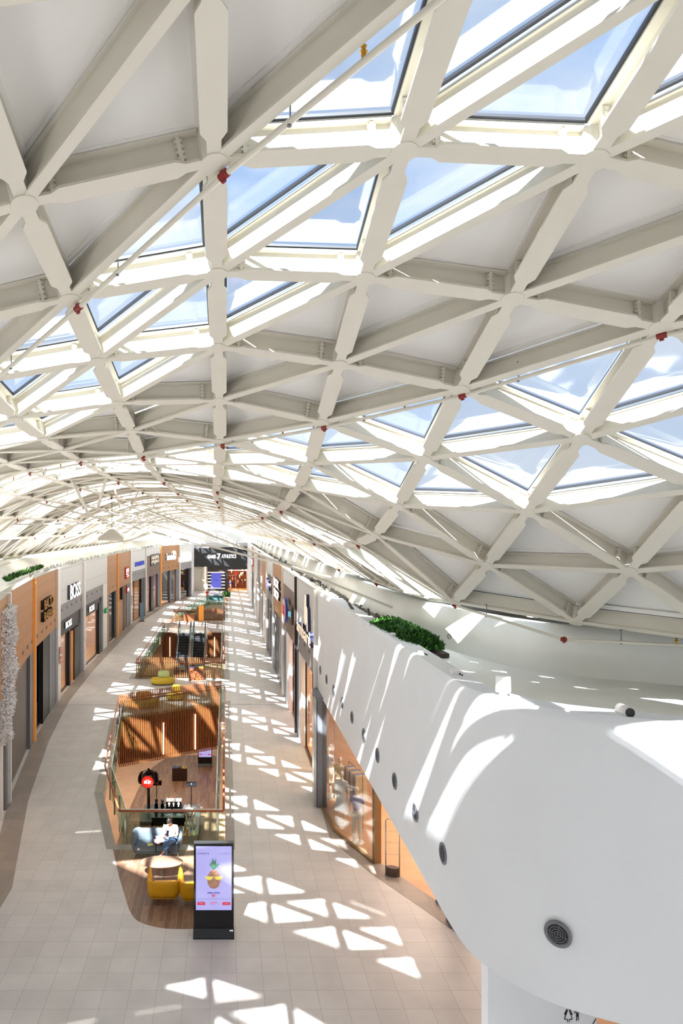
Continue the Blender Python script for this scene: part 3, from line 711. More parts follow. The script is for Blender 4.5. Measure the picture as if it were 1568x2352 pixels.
mb = MB(); mb.box(-2.95,-2.4,76.1,76.35,0,1.7); tag(mb.build('column_sign', mat('orange_glow', (236,150,50), .5, 0, (236,150,50), .3)), 'orange pillar box between the two far slat screens', 'pillar')
mb = MB()
for x0, x1 in ((-6.3,-4.75),(-1.85,-.1),(-4.75,-1.85)): mb.box(x0, x1, 67.72, 67.85, -.8 if x0 != -4.75 else -.3, -.0)
tag(mb.build('trim_3', 'slab'), 'slab edge at the escalator head', None, None, 'structure')
# ================================================================ ESCALATORS
def escalator(x, lab):
    t = thing('escalator', lab, 'escalator', (x, 67.7, 0), 0, 'pair of escalators')
    run = 6.8/math.tan(math.radians(30)); th = math.radians(30)
    # truss
    mb = MB(); w = .62
    prof = [(1.6,-.05),(0,-.05),(-run,-6.85),(-run-1.5,-6.85),(-run-1.5,-6.78),(-run,-6.78-.0),(0,.0),(1.6,0)]
    prof = [(1.6,.02),(0,.02),(-run,-6.78),(-run-1.4,-6.78),(-run-1.4,-6.82),(-run+.5,-7.0+.15),(0.4,-.75),(1.6,-.75)]
    for sx_ in (-w, w-.1):
        vs = [(sx_, y, z+.22 if k < 4 else z) for k, (y, z) in enumerate(prof)]+[(sx_+.1, y, z+.22 if k < 4 else z) for k, (y, z) in enumerate(prof)]; n = len(prof)
        mb.add(vs, [tuple(range(n)), tuple(range(2*n-1, n-1, -1))]+[(k, (k+1)%n, n+(k+1)%n, n+k) for k in range(n)])
    mb.build('skirt', 'steel', t)
    for k in range(34):
        y = -.1-k*.35; z = -.02-k*.202
        if z < -6.75: break
        mb = MB(); mb.box(-w+.11, w-.11, y-.36, y, z-.2, z); mb.cur = 1; mb.box(-w+.11, w-.11, y-.362, y-.33, z-.01, z+.004); mb.build('step', ['graphite', 'pil_grey'], t)
    for sx_ in (-w+.05, w-.05):
        mb = MB(); a = Vector((sx_, 1.3, .2)); 
        vs = [(sx_-.006, 1.2, .2),(sx_-.006,0,.2),(sx_-.006,-run,-6.6),(sx_-.006,-run-1.1,-6.6),(sx_-.006,-run-1.1,-5.9),(sx_-.006,-run,-5.88),(sx_-.006,0,.95),(sx_-.006,1.2,.95)]
        vs += [(v[0]+.012, v[1], v[2]) for v in vs]; mb.add(vs, [tuple(range(8)), tuple(range(15,7,-1))]+[(k,(k+1)%8,8+(k+1)%8,8+k) for k in range(8)]); mb.build('glass_balustrade', 'rail_glass', t)
        mb = MB(); pts = [(sx_,1.2,.3),(sx_,1.42,.62),(sx_,1.2,.98),(sx_,0,.98),(sx_,-run,-5.85),(sx_,-run-1.1,-5.87),(sx_,-run-1.35,-6.2),(sx_,-run-1.1,-6.5)]; mb.tube(pts, .045, 8); mb.build('handrail', 'black', t, True)
    mb = MB(); mb.box(-w+.11, w-.11, -.1, 1.6, -.05, .02); mb.build('landing_plate', 'steel', t)
escalator(-4.0, 'left escalator of the pair going down to the level below')
escalator(-2.55, 'right escalator of the pair going down to the level below')
# ================================================================ SHOPFRONTS
# local frame: x along the facade (left to right for a viewer in the mall), -y towards the walkway, +y into the shop
def shopfront(a, b, lab, fascia='fascia_white', zf=5.55, band=None, dark=None, openings=(), pil_l=None, pil_r=None, depth=4.0, inner='peach_wall', light=(60,(1,.85,.68)), top=None, vents=None, floor_m='terracotta', grp=None, shelves=0, ceiling_z=4.3):
    A = Vector((a[0], a[1], 0)); B = Vector((b[0], b[1], 0)); Ln = (B-A).length; rz = math.atan2(B.y-A.y, B.x-A.x)
    t = thing('shopfront', lab, 'shop', A, rz, grp); x0, x1 = 0, Ln
    if pil_l:
        w, m, *r = pil_l; mb = MB(); mb.box(0, w, -.12, .3, 0, FT-.02); mb.build('pilaster', m, t); x0 = w
    if pil_r:
        w, m, *r = pil_r; mb = MB(); mb.box(Ln-w, Ln, -.12, .3, 0, FT-.02); mb.build('pilaster', m, t); x1 = Ln-w
    zt = FT-.03
    if top: # white strip over the fascia
        mb = MB(); mb.box(x0, x1, -.04, .3, zt-top, zt); mb.build('top_panel', 'fascia_white', t); zt -= top
    mb = MB(); mb.box(x0, x1, 0, .3, zf, zt); mb.build('fascia', fascia, t)
    mb = MB(); mb.box(x0, x1, -.02, .32, FT-.03, FT); mb.build('coping', 'steel', t)
    zc = zf
    if band:
        mb = MB(); mb.box(x0, x1, .04, .3, band, zf); mb.build('lower_band', 'grey_panel', t); zc = band
    if vents:
        n, z = vents
        for k in range(n):
            x = x0+(x1-x0)*(k+.6)/n; mb = MB(); mb.disc((x, .04 if band and z < zf else 0, z), (0,-1,0), .10, .02, 12); mb.cur = 1; mb.disc((x, .02 if band and z < zf else -.02, z), (0,-1,0), .07, .004, 12); mb.build('vent', ['pil_grey', 'dark_panel'], t)
    if dark:
        mb = MB(); mb.box(x0, x1-(dark[1] if len(dark) > 1 else 0), .1, .3, dark[0], zc); mb.build('inner_band', 'dark_panel', t)
    zo = dark[0] if dark else zc
    for (f0, f1, kind, *r) in openings:
        u0, u1 = x0+(x1-x0)*f0, x0+(x1-x0)*f1; z1 = r[0] if r else zo
        if kind == 'glass':
            mb = MB(); mb.box(u0+.03, u1-.03, .2, .215, .12, z1); mb.build('shop_window', 'shop_glass', t)
            mb = MB(); mb.box(u0, u1, .17, .25, 0, .12); mb.box(u0, u0+.05, .17, .25, .12, z1); mb.box(u1-.05, u1, .17, .25, .12, z1); mb.box(u0+.05, u1-.05, .17, .25, z1-.05, z1); mb.build('window_frame', 'graphite', t)
        elif kind == 'shutter':
            mb = MB(); n = int((u1-u0)/.07)
            for k in range(n): mb.box(u0+(u1-u0)*k/n, u0+(u1-u0)*(k+.55)/n, .15, .2, 0, z1)
            mb.box(u0, u1, .19, .22, 0, z1); mb.build('roller_shutter', mat('shutter', (150, 140, 134), .5, .3), t)
        elif kind == 'black':
            mb = MB(); mb.box(u0, u1, .02, .3, 0, z1); mb.build('black_pier', 'black', t)
        elif kind == 'grey':
            mb = MB(); mb.box(u0, u1, .0, .3, 0, z1); mb.build('grey_pier', 'pil_grey', t)
        elif kind == 'white':
            mb = MB(); mb.box(u0, u1, .0, .3, 0, z1); mb.build('white_pier', 'pil_white', t)
        elif kind == 'amber':
            mb = MB(); mb.box(u0, u1, .1, .16, 0, z1); mb.build('amber_panel', mat('amber_panel', (190, 112, 40), .5, 0, (200,120,40), .25), t)
        elif kind == 'wood':
            mb = MB(); mb.box(u0, u1, .02, .3, 0, z1); mb.build('wood_pier', 'fascia_wood', t)
    if depth:
        mb = MB(); mb.box(.02, Ln-.02, depth, depth+.1, 0, ceiling_z+1); mb.box(0, .05, .32, depth, 0, 5.5); mb.box(Ln-.05, Ln, .32, depth, 0, 5.5); mb.build('inner_wall', inner, t)
        mb = MB(); mb.box(.05, Ln-.05, .32, depth, ceiling_z, ceiling_z+.1); mb.build('inner_ceiling', 'plaster', t)
        mb = MB(); mb.box(.05, Ln-.05, .12, depth, .001, .012); mb.build('inner_floor', floor_m, t)
        if light:
            l = area('shop_lamp', (Ln/2, depth*.55, ceiling_z-.06), Ln*.7, light[0]*Ln/6, light[1], (0,0,0), depth*.5); l.parent = t
        r2 = random.Random(int(Ln*1000)); 
        for k in range(shelves):
            x = Ln*(k+.5)/shelves; mb = MB(); w = Ln/shelves*.36; cols = ['pil_white', 'brown_panel', 'dark_panel', 'pink_cloth', 'denim']
            mb.box(x-w, x+w, depth-.5, depth-.45, 0, 2.6)
            for q in range(6): mb.box(x-w, x+w, depth-.9, depth-.5, .3+q*.42, .33+q*.42)
            for q in range(6):
                xx = x-w+.05
                while xx < x+w-.2:
                    mb.cur = r2.randrange(1, 6); ww = r2.uniform(.12, .3); mb.box(xx, xx+ww, depth-.85, depth-.55, .33+q*.42, .33+q*.42+r2.uniform(.1, .3)); xx += ww+.05
                mb.cur = 0
            mb.build('display_shelf', ['pil_white']+cols, t)
    return t, A, rz, Ln
def sign(front, body, lab, x, z, w, h, m='sign_white', y=-.02, depth=.18, back=None, bold=.006, extra=None):
    t0, A, rz, Ln = front
    c = math.cos(rz); s = math.sin(rz); p = A+Vector((c*x, s*x, 0))
    t = thing('shop_sign', lab, 'sign', (p.x, p.y, z), rz)
    if back:
        bm_, bx, bz = back; mb = MB(); mb.box(-bx, w+bx, y-.1, y+.02, -bz, h+bz); mb.build('sign_board', bm_, t); y -= .1
    rows = body if isinstance(body, (list, tuple)) else [body]
    hh = h/len(rows)
    for k, rtxt in enumerate(rows):
        textmesh('lettering', rtxt, m, t, 0, hh*(len(rows)-1-k)+.08*hh*(len(rows) > 1), w, hh*(.8 if len(rows) > 1 else 1), y, .02, bold)
        if depth > .05: 
            o = textmesh('letter_return', rtxt, extra or 'dark_panel', t, 0, hh*(len(rows)-1-k)+.08*hh*(len(rows) > 1), w, hh*(.8 if len(rows) > 1 else 1), y+.02+.001+(depth-.02)*.0, depth, bold*.9)
            for v in o.data.vertices: v.co.y += .0
            # the lettering face sits in front of its deep return
            for ch in [q for q in bpy.data.objects if q.parent == t and q.name.startswith('lettering')][-1:]: ch.location.y = -depth+.02-.001
    return t
WP = (.32, 'pil_white')
# ---- left side, near to far
L0 = shopfront((-6.9,19.7), (-8.25,26.0), 'shopfront at the left picture edge behind the white flower column', 'fascia_wood', 4.45, openings=((0,.9,'glass'),(.9,1,'grey')), pil_r=(.3,'pil_white'), light=(60,(1,.85,.7)))
L1 = shopfront((-8.25,26.0), (-9.33,33.2), 'wood-clad shopfront closed by a tall grey roller shutter', 'fascia_wood', 4.45, openings=((0,.84,'shutter'),(.84,1,'grey')), vents=(5, 4.95), depth=0)
L2 = shopfront((-9.33,33.2), (-10.1,40.8), 'wood-clad shopfront with black entrance and two rows of dark letters', 'fascia_wood', 4.45, openings=((.06,.1,'grey'),(.1,.38,'glass'),(.38,.66,'black'),(.66,1,'grey')), vents=(5, 4.95), pil_l=(.17,'amber_strip'), light=(10,(1,.75,.5)), inner='black')
L3 = shopfront((-10.1,40.8), (-10.35,49.6), 'white shopfront with the large BOSS letters, nearer one', 'fascia_white', 5.62, 4.6, (3.6,.9), openings=((0,.42,'glass'),(.42,.47,'black'),(.47,.63,'amber',3.4),(.63,.86,'black',3.5),(.9,1,'grey',4.6)), pil_l=(.75,'pil_white'), vents=(5,5.25), shelves=2, light=(90,(1,.86,.72)))
L4 = shopfront((-10.35,49.6), (-10.35,59.9), 'white shopfront with the small BOSS sign only, farther one', 'fascia_white', 5.62, 4.6, (3.7,1.6), openings=((0,.62,'glass'),(.62,.70,'black',4.2),(.72,.8,'grey',4.6),(.8,1,'white',5.6)), pil_l=(.55,'pil_white'), vents=(5,5.25), shelves=2, light=(90,(1,.86,.72)))
L5 = shopfront((-10.35,59.9), (-10.3,65.2), 'narrow wood-clad shopfront with dark patterned window', 'fascia_wood', 4.5, openings=((0,.2,'wood'),(.2,.85,'glass'),(.85,1,'grey')), vents=(3,4.95), inner='dark_panel', light=(20,(1,.9,.8)), shelves=1)
L6 = shopfront((-10.3,65.2), (-10.25,73.5), 'wood-clad shopfront with red box sign and amber pilaster', 'fascia_wood', 4.5, openings=((0,.38,'wood',3.2),(.38,.6,'black'),(.6,.7,'amber'),(.72,1,'grey')), pil_l=(.22,'amber_strip'), light=(40,(1,.7,.4)))
L7 = shopfront((-10.25,73.5), (-9.5,81.2), 'white shopfront with blue letters above a grey vent band', 'fascia_white', 5.6, 4.5, openings=((0,.3,'glass'),(.3,.72,'glass'),(.72,.92,'black'),(.92,1,'grey')), pil_l=(.5,'pil_white'), vents=(5,5.2), light=(70,(1,.78,.55)), shelves=2)
L8 = shopfront((-9.5,81.2), (-8.65,90.8), 'shopfront with dark brown fascia under a white top strip', 'brown_panel', 4.4, top=.95, openings=((0,.36,'glass'),(.36,.52,'black'),(.52,.85,'glass'),(.85,1,'grey')), pil_l=(.3,'pil_white'), light=(80,(1,.9,.85)), shelves=3)
L9 = shopfront((-8.65,90.8), (-6.6,97.6), 'wood-clad shopfront with white letters and tree logo', 'fascia_wood', 4.5, openings=((0,.5,'glass'),(.5,.56,'grey'),(.56,.85,'glass'),(.85,1,'grey')), pil_l=(.25,'amber_strip'), vents=(4,4.95), light=(110,(1,.92,.86)), shelves=3)
L10 = shopfront((-6.6,97.6), (-5.1,104.0), 'last white shopfront on the left before the dark corner shop', 'fascia_white', 5.3, 4.3, openings=((0,.75,'glass'),(.75,.9,'black'),(.9,1,'grey')), pil_l=(.4,'pil_white'), light=(50,(1,.85,.7)), shelves=1, inner='black')
sign(L2, ['BALTO', 'RABAR'], 'two rows of dark raised letters on the wood fascia', 2.2, 5.45, 3.1, 1.25, 'brass', extra='black')
sign(L3, 'BOSS', 'largest white BOSS letters on the white fascia', 3.35, 5.72, 3.5, .95, 'sign_white', bold=.012)
sign(L3, 'BOSS', 'medium white BOSS letters on the dark band below the largest ones', 2.75, 3.95, 1.9, .42, 'sign_white', y=.07, depth=.1)
sign(L4, 'BOSS', 'white BOSS letters on the dark band of the farther shop', 2.4, 3.95, 1.9, .42, 'sign_white', y=.07, depth=.1)
sign(L6, ['LEVI', "'S"], 'red box sign with white letters on the wood fascia', 4.9, 5.25, 1.6, .95, 'sign_white', back=('red', .25, .12), depth=.03)
sign(L6, "LEVI'S", 'small red box sign above the entrance of the wood shop', 5.8, 3.75, .9, .35, 'sign_white', back=('red', .2, .15), depth=.03)
sign(L7, 'NORTH SAILS', 'blue letters on a white fascia', 2.3, 6.05, 4.6, .5, mat('blue_sign', (70, 90, 220), .5, 0, (70,90,220), .4), depth=.06)
sign(L8, ['NAPA', 'PIJRI'], 'two-line cream letter sign on the brown fascia', 3.2, 5.75, 4.9, 1.2, mat('cream_sign', (245, 225, 200), .5, 0, (245,225,200), .5), back=('dark_panel', .2, .1), depth=.03)
sg = sign(L9, 'Timberland', 'white letter sign with round tree logo on wood', 1.9, 5.95, 2.6, .95, 'sign_white', depth=.12)
mb = MB(); mb.disc((3.15,-.02,.6),(0,-1,0), .5, .16, 20, .62); mb.build('tree_logo', 'sign_white', sg)
mb = MB(); mb.add([(2.85,-.19,.5),(3.45,-.19,.5),(3.3,-.19,.75),(3.0,-.19,.75)],[(0,1,2,3)]); mb.bar((3.15,-.19,.2),(3.15,-.19,.5),.08,.01,(0,-1,0)); mb.build('logo_mark', 'fascia_wood', sg)
sign(L10, 'STORE', 'bright white glowing letter sign left of the black fascia', 1.0, 5.75, 4.6, .75, 'sign_white', back=('lamp_white', .3, .15), depth=.03)
# black ceiling-high flower column, left
t = thing('flower_column', 'tall column covered in white blossoms at the left edge', 'flowers', (-8.02, 24.3, 0))
mb = MB(); mb.tube([(0,0,0),(0,0,7.6)], .12, 12); mb.build('pole', 'pil_white', t)
def blo(r):
    z = 2.8+r.random()*4.75; k = .46+.20*min(1, (z-2.8)/2.2)+.06*math.sin(z*5); a = r.uniform(0, 2*PI); rr = k*math.sqrt(r.uniform(.5, 1))*(1 if z < 7 else 1.05)
    return Vector((rr*math.cos(a)*.9-.1, rr*math.sin(a)*1.6, z)), Vector((math.cos(a), math.sin(a), r.uniform(-.4, .8)))
o = tufts('blossoms', None, None, 16000, blo, .09, ['blossom', 'blossom', 'pil_white'], 'stuff', 9); o.parent = t
# red fire signs
def fire(x, y, rz, z, s, lab):
    t = thing('fire_sign', lab, 'sign', (x, y, z), rz, 'red fire safety signs')
    mb = MB(); mb.box(-s*.55, s*.55, -.02, 0, -s*1.35, s*1.2); mb.build('plate', 'pil_white', t)
    mb = MB(); mb.box(-s*.5, s*.5, -.026, -.02, .1*s, 1.1*s); mb.build('hose_panel', 'red', t)
    mb = MB(); mb.disc((0,-.027,.6*s),(0,-1,0), .34*s, .004, 16); mb.cur = 1; mb.disc((0,-.032,.6*s),(0,-1,0), .2*s, .004, 16); mb.build('hose_symbol', ['pil_white', 'red'], t)
    mb = MB(); mb.box(-s*.5, s*.5, -.026, -.02, -1.25*s, -.25*s); mb.build('extinguisher_panel', 'red', t)
    mb = MB(); mb.box(-s*.28, -s*.08, -.03, -.026, -1.05*s, -.5*s); mb.box(s*.05, s*.3, -.03, -.026, -1.0*s, -.45*s); mb.build('extinguisher_symbol', 'pil_white', t)
fire(-9.93, 41.15, PI/2, 2.75, .42, 'red fire sign pair on the white pilaster left of BOSS')
fire(-10.08, 73.8, PI/2, 2.6, .42, 'red fire sign pair on the far left white pilaster')
fire(3.38, 27.45, -PI/2, 3.0, .36, 'red fire sign pair on the right-hand pilaster, nearest one')
fire(3.38, 58.6, -PI/2, 2.6, .42, 'red fire sign pair far along the right facade')
fire(-10.17, 52.0, PI/2, 1.0, .01, 'tiny red mark') if False else None
# green exit sign
t = thing('exit_sign', 'small green exit sign on the white column beside the second BOSS shop', 'sign', (-10.2, 58.7, 3.3), PI/2)
mb = MB(); mb.box(-.45,.45,-.05,.1,-.2,.2); mb.build('plate', mat('green', (20,130,80), .5, 0, (20,130,80), .3), t)
mb = MB(); mb.box(-.3,-.1,-.056,-.05,-.1,.1); mb.box(.05,.3,-.056,-.05,-.03,.03); mb.build('symbol', 'pil_white', t)
# ---- right side (far to near when read left to right)
RX = 3.62
def rshop(y1, y0, *a, **k): return shopfront((RX, y1), (RX, y0), *a, **k)
R1 = rshop(34.6, 26.9, 'white right-hand shopfront with cream letters and bottle figure', 'fascia_white', 5.4, 4.3, openings=((0,.12,'grey'),(.12,.28,'white'),(.3,.66,'glass'),(.70,.95,'glass')), pil_r=(.25,'pil_white'), pil_l=(.06,'graphite'), vents=(4,5.0), light=(150,(1,.72,.45)), shelves=2)
R2 = rshop(42.2, 34.6, 'right-hand shopfront with brown fascia and oval sign', 'brown_panel', 4.3, top=.9, openings=((0,.2,'grey'),(.22,.45,'white'),(.5,.95,'glass')), pil_r=(.14,'amber_strip'), pil_l=(.1,'pil_white'), light=(120,(1,.85,.75)), inner='pink_cloth')
R3 = rshop(51.0, 42.2, 'wood-clad right-hand shopfront with white box letters', 'fascia_wood', 4.4, openings=((0,.15,'grey'),(.2,.6,'black'),(.6,.95,'grey')), pil_l=(.4,'pil_white'), pil_r=(.25,'amber_strip'), light=None)
R4 = rshop(58.7, 51.0, 'white right-hand shopfront with violet signage and black entrance', 'fascia_white', 5.6, 4.4, openings=((0,.3,'black'),(.3,.45,'grey'),(.5,.9,'black')), pil_l=(.3,'pil_white'), light=None)
R5 = rshop(67.8, 58.7, 'wood-clad right-hand shopfront beyond the violet signage', 'fascia_wood', 4.4, openings=((0,.2,'grey'),(.2,.7,'white'),(.75,.95,'wood')), pil_l=(.4,'pil_white'), light=(50,(1,.6,.3)))
R6 = rshop(76.0, 67.8, 'right-hand shopfront with brown fascia, farther one', 'brown_panel', 4.4, openings=((0,.5,'glass'),(.5,1,'grey')), pil_l=(.4,'pil_white'), light=(50,(1,.85,.75)))
R7 = rshop(84.0, 76.0, 'narrow white right-hand shopfront with black pier', 'fascia_white', 4.6, openings=((0,.5,'white'),(.5,1,'grey')), pil_l=(.4,'pil_white'), light=(40,(1,.85,.75)))
R8 = rshop(93.0, 84.0, 'wood-clad right-hand shopfront with small red sign', 'fascia_wood', 4.6, openings=((0,1,'black'),), light=None)
R9 = rshop(112.5, 93.0, 'last white right-hand shopfront before the corner shop', 'fascia_white', 4.6, openings=((0,1,'white'),), light=None)
sg = sign(R1, 'ambarè', 'cream letter sign with deep blue sides under a bottle figure', 1.5, 5.45, 5.3, .62, mat('cream_sign'  , (245,225,200)), depth=.14, extra=mat('navy', (44, 50, 90), .5))
mb = MB(); mb.prism([(3.6,1.0),(3.75,1.75),(3.95,2.05),(4.3,2.05),(4.3,1.6),(4.7,1.5),(4.85,.55),(4.6,.55),(4.5,1.0),(4.2,.75),(3.9,.7)], -.02, .13)
for k, v in enumerate(mb.v): mb.v[k] = (v[0]-.6, -v[2], v[1])
o = mb.build('bottle_figure', 'navy', sg)
mb = MB(); mb.prism([(3.6,1.0),(3.75,1.75),(3.95,2.05),(4.3,2.05),(4.3,1.6),(4.7,1.5),(4.85,.55),(4.6,.55),(4.5,1.0),(4.2,.75),(3.9,.7)], .131, .15)
for k, v in enumerate(mb.v): mb.v[k] = (v[0]-.6, -v[2], v[1])
mb.build('figure_face', 'cream_sign', sg)
t = thing('oval_sign', 'oval blue-rimmed sign with red lettering between two dark panels', 'sign', (RX-.16, 38.6, 5.75), -PI/2)
mb = MB(); mb.disc((0,0,0),(0,-1,0), 1.0, .14, 28, .72); mb.build('rim', mat('sign_blue', (48, 62, 160), .4), t)
mb = MB(); mb.disc((0,-.141,0),(0,-1,0), .9, .01, 28, .64); mb.build('face', 'pil_white', t); textmesh('lettering', 'KING', mat('sign_red', (215, 60, 50), .5, 0, (215,60,50), .3), t, -.7, -.3, 1.4, .6, -.152, .01, .03)
mb = MB(); mb.box(-2.6,-1.1,0,.1,-.45,.45); mb.box(1.1,2.9,0,.1,-.45,.45); mb.build('side_panel', 'dark_panel', t); textmesh('side_lettering', 'grill', mat('cyan_sign', (120, 190, 220), .5, 0, (120,190,220), .6), t, 1.25, -.2, 1.4, .4, -.005, .02)
sign(R3, ['BOX', 'SHOP'], 'white letters with dark sides on the right-hand wood fascia', 2.4, 5.5, 4.2, 1.5, 'sign_white', depth=.14, extra='black')
sign(R4, 'PUPA', 'violet-white letters on a dark board on the right facade', 2.6, 5.6, 4.0, .7, mat('violet_sign', (200,190,240), .5, 0, (200,190,240), .5), back=('dark_panel', .2, .3), depth=.2)
sign(R8, 'RED', 'small red sign far along the right facade', 3.0, 5.6, 2.5, .7, 'sign_white', back=('red', .2, .2), depth=.05)
# ---- far end: black corner shop
E = thing('corner_shop', 'black-fronted shop closing the far end of the hall', 'shop', (-5.6, 112.5, 0))
mb = MB(); mb.box(0,9.3,-.1,.4,7.0,FT); mb.build('top_panel', 'fascia_white', E)
mb = MB(); mb.add([(0,-.5,7.0),(9.2,-.5,7.3),(9.2,-.5,3.6),(6.0,-.5,3.6),(5.6,-.5,4.0),(0,-.5,4.0)],[(0,1,2,3,4,5)]); mb.add([(0,-.1,7.0),(9.2,-.1,7.3),(9.2,-.1,3.6),(6.0,-.1,3.6),(5.6,-.1,4.0),(0,-.1,4.0)],[(5,4,3,2,1,0)])
mb.add([(0,-.5,7.0),(9.2,-.5,7.3),(9.2,-.1,7.3),(0,-.1,7.0)],[(0,1,2,3)]); mb.box(0,5.6,-.49,-.1,3.98,4.02); mb.box(6,9.2,-.49,-.1,3.58,3.62); mb.build('fascia', mat('shop_black', (46, 47, 50), .45), E)
mb = MB(); mb.box(0,1.8,-.05,.2,0,4.0); mb.box(1.8,2.7,-.15,.2,0,4.0); mb.build('cream_panel', mat('cream_wall', (205,196,182), .7), E)
mb = MB(); mb.box(2.25,2.4,-.2,-.15,.4,4.0); mb.build('light_strip', 'warm_tube', E)
mb = MB(); mb.box(2.7,5.6,-.3,.2,0,4.0); mb.build('dark_display_wall', mat('dark_wall', (52, 42, 42), .5), E)
for k in range(6):
    for (a_, b_) in ((2.72,3.3),(4.98,5.55)) if 0 < k < 5 else ((2.72,5.55),):
        mb = MB(); mb.box(a_, b_, -.36, -.3, .42+k*.52, .5+k*.52); mb.build('light_bar', 'lamp_white', E)
mb = MB(); mb.box(3.3,4.95,-.4,-.3,.5,3.0); mb.build('blue_poster', mat('poster_blue', (92, 96, 200), .6, 0, (92,96,200), .35), E, label='blue poster')
textmesh('poster_lettering', 'asics', 'navy', E, 3.75, 1.7, .75, .22, -.402, .01)
mb = MB(); mb.prism([(5.6,-.5),(6.05,-.3),(6.05,.3),(5.6,.3)], 0, 4.2); mb.build('angled_pier', 'graphite', E)
mb = MB(); mb.box(5.9,10.2,4.9,5.0,0,4.2); mb.box(10.1,10.2,.2,4.9,0,4.2); mb.box(5.9,6.0,.3,4.9,0,4.2); mb.build('inner_wall', 'counter_wood', E)
mb = MB(); mb.box(5.9,10.2,.2,5,3.6,3.7); mb.build('inner_ceiling', 'dark_panel', E); mb = MB(); mb.box(6.05,9.2,-.5,5,.001,.02); mb.build('inner_floor', 'terracotta', E)
mb = MB(); mb.box(6.05,9.2,-.45,-.3,3.35,3.45); mb.build('entrance_light', 'lamp_white', E)
l = area('shop_lamp', (8, 2.3, 3.5), 3, 130, (1,.70,.40)); l.parent = E
rr = random.Random(5); mb = MB()
for k in range(60):
    mb.cur = rr.randrange(5); x = rr.uniform(6.2, 9.8); z = rr.uniform(.5, 3.2); y = rr.uniform(2.5, 4.6); mb.box(x, x+rr.uniform(.1,.3), y, y+.2, z, z+rr.uniform(.2,.6))
mb.build('hanging_clothes', ['black', 'pil_white', 'red', 'navy', 'brown_panel'], E, kind='stuff')
mb = MB(); mb.box(6.1,7.4,.6,.66,.3,.36); mb.box(6.1,7.4,.6,.66,2.5,2.56); mb.box(7.34,7.4,.6,.66,.36,2.5); mb.build('white_frame', 'pil_white', E)
sgE = thing('shop_sign', 'white GAME 7 ATHLETICS letters on the black fascia', 'sign', (-2.9, 111.98, 5.35), 0)
for txt, x, z, w, h in (('GAME', 0, 0, 1.35, .62), ('7', 1.55, -.12, .6, .95), ('ATHLETICS', 2.3, .05, 2.4, .62)): textmesh('lettering', txt, 'sign_white', sgE, x, z, w, h, -.01, .05, .03)
mb = MB(); mb.box(3.62, 5.5, 112.4, 112.6, 0, FT); mb.box(3.5,3.95,112.3,112.5,0,FT); tag(mb.build('wall_far', 'fascia_white'), 'white wall beside the far corner shop', None, None, 'structure')
mb = MB(); mb.box(-5.7, -5.1, 104, 112.4, 0, FT); tag(mb.build('wall_far', 'fascia_white'), 'white return wall on the left before the corner shop', None, None, 'structure')
# ---- corner clothing shop under the prow
C_ = thing('shopfront', 'curved glass shopfront with gold frame under the white prow', 'shop', (0,0,0))
mb = MB(); mb.box(3.42,3.75,25.3,26.85,0,4.1); mb.build('grey_pier', 'pil_grey', C_)
mb = MB(); mb.box(3.30,3.40,25.4,25.9,0,4.0); mb.build('steel_guide', 'steel', C_)
g = [(3.6,25.3),(3.74,23.4),(4.60,21.15)]
for k, (p, q) in enumerate([(g[0], g[1]), (g[1], g[2])]):
    mb = MB(); mb.bar((p[0],p[1],.06),(q[0],q[1],.06), .015, 3.92, (0,0,1)); mb.build('shop_window', 'shop_glass', C_)
    mb = MB(); mb.bar((p[0],p[1],0),(q[0],q[1],0), .08, .07, (0,0,1)); mb.build('sill', 'gold', C_)
d_ = Vector((.86,-2.25,0)).normalized(); mb = MB(); mb.bar(Vector((4.60,21.15,0)), Vector((4.60,21.15,0))+Vector((d_.y,-d_.x,0))*-.22, .16, 4.0, (0,0,1)); mb.build('gold_frame', 'gold', C_)
mb = MB(); mb.box(4.66,4.69,21.28,21.34,1.0,1.35); mb.build('door_handle', 'black', C_)
mb = MB(); mb.box(3.9,13,27.0,27.1,0,4.0); mb.box(8.2,8.3,20,27,0,4.0); mb.box(12.9,13,13.6,27,0,4.0); mb.build('inner_wall', 'peach_wall', C_)
mb = MB(); mb.box(5.85,6.35,17.7,18.1,0,4.0); mb.build('grey_pier', 'pil_grey', C_)
for x, y, e in ((6.2,24.3,80),(7.2,20.8,70),(9.0,17.5,60)): l = area('shop_lamp', (x, y, 3.9), 2.2, e, (1,.84,.70)); l.parent = C_
for k, (x, y) in enumerate([(5.0,20.4),(6.05,18.9)]):
    t = thing('security_gate', ('antitheft gate panel beside the gold door frame', 'antitheft gate panel half hidden by the prow')[k], 'gate', (x, y, 0), -.35, 'antitheft gates')
    mb = MB(); mb.lathe([(.2,0),(.2,.24),(.19,.26)], 20, (0,0,0), 1, .55); mb.build('base', mat('gate_base', (88,66,60), .5), t)
    mb = MB(); mb.tube([(-.2,0,0),(-.2,0,1.62),(-.17,0,1.68),(.17,0,1.72),(.2,0,1.62),(.2,0,0)], .018, 8); mb.build('frame', 'steel', t, True)
    for z in (.62, .98, 1.32):
        mb = MB(); mb.tube([(-.2,0,z),(.2,0,z+.03)], .006, 6); mb.build('crossbar', 'steel', t)
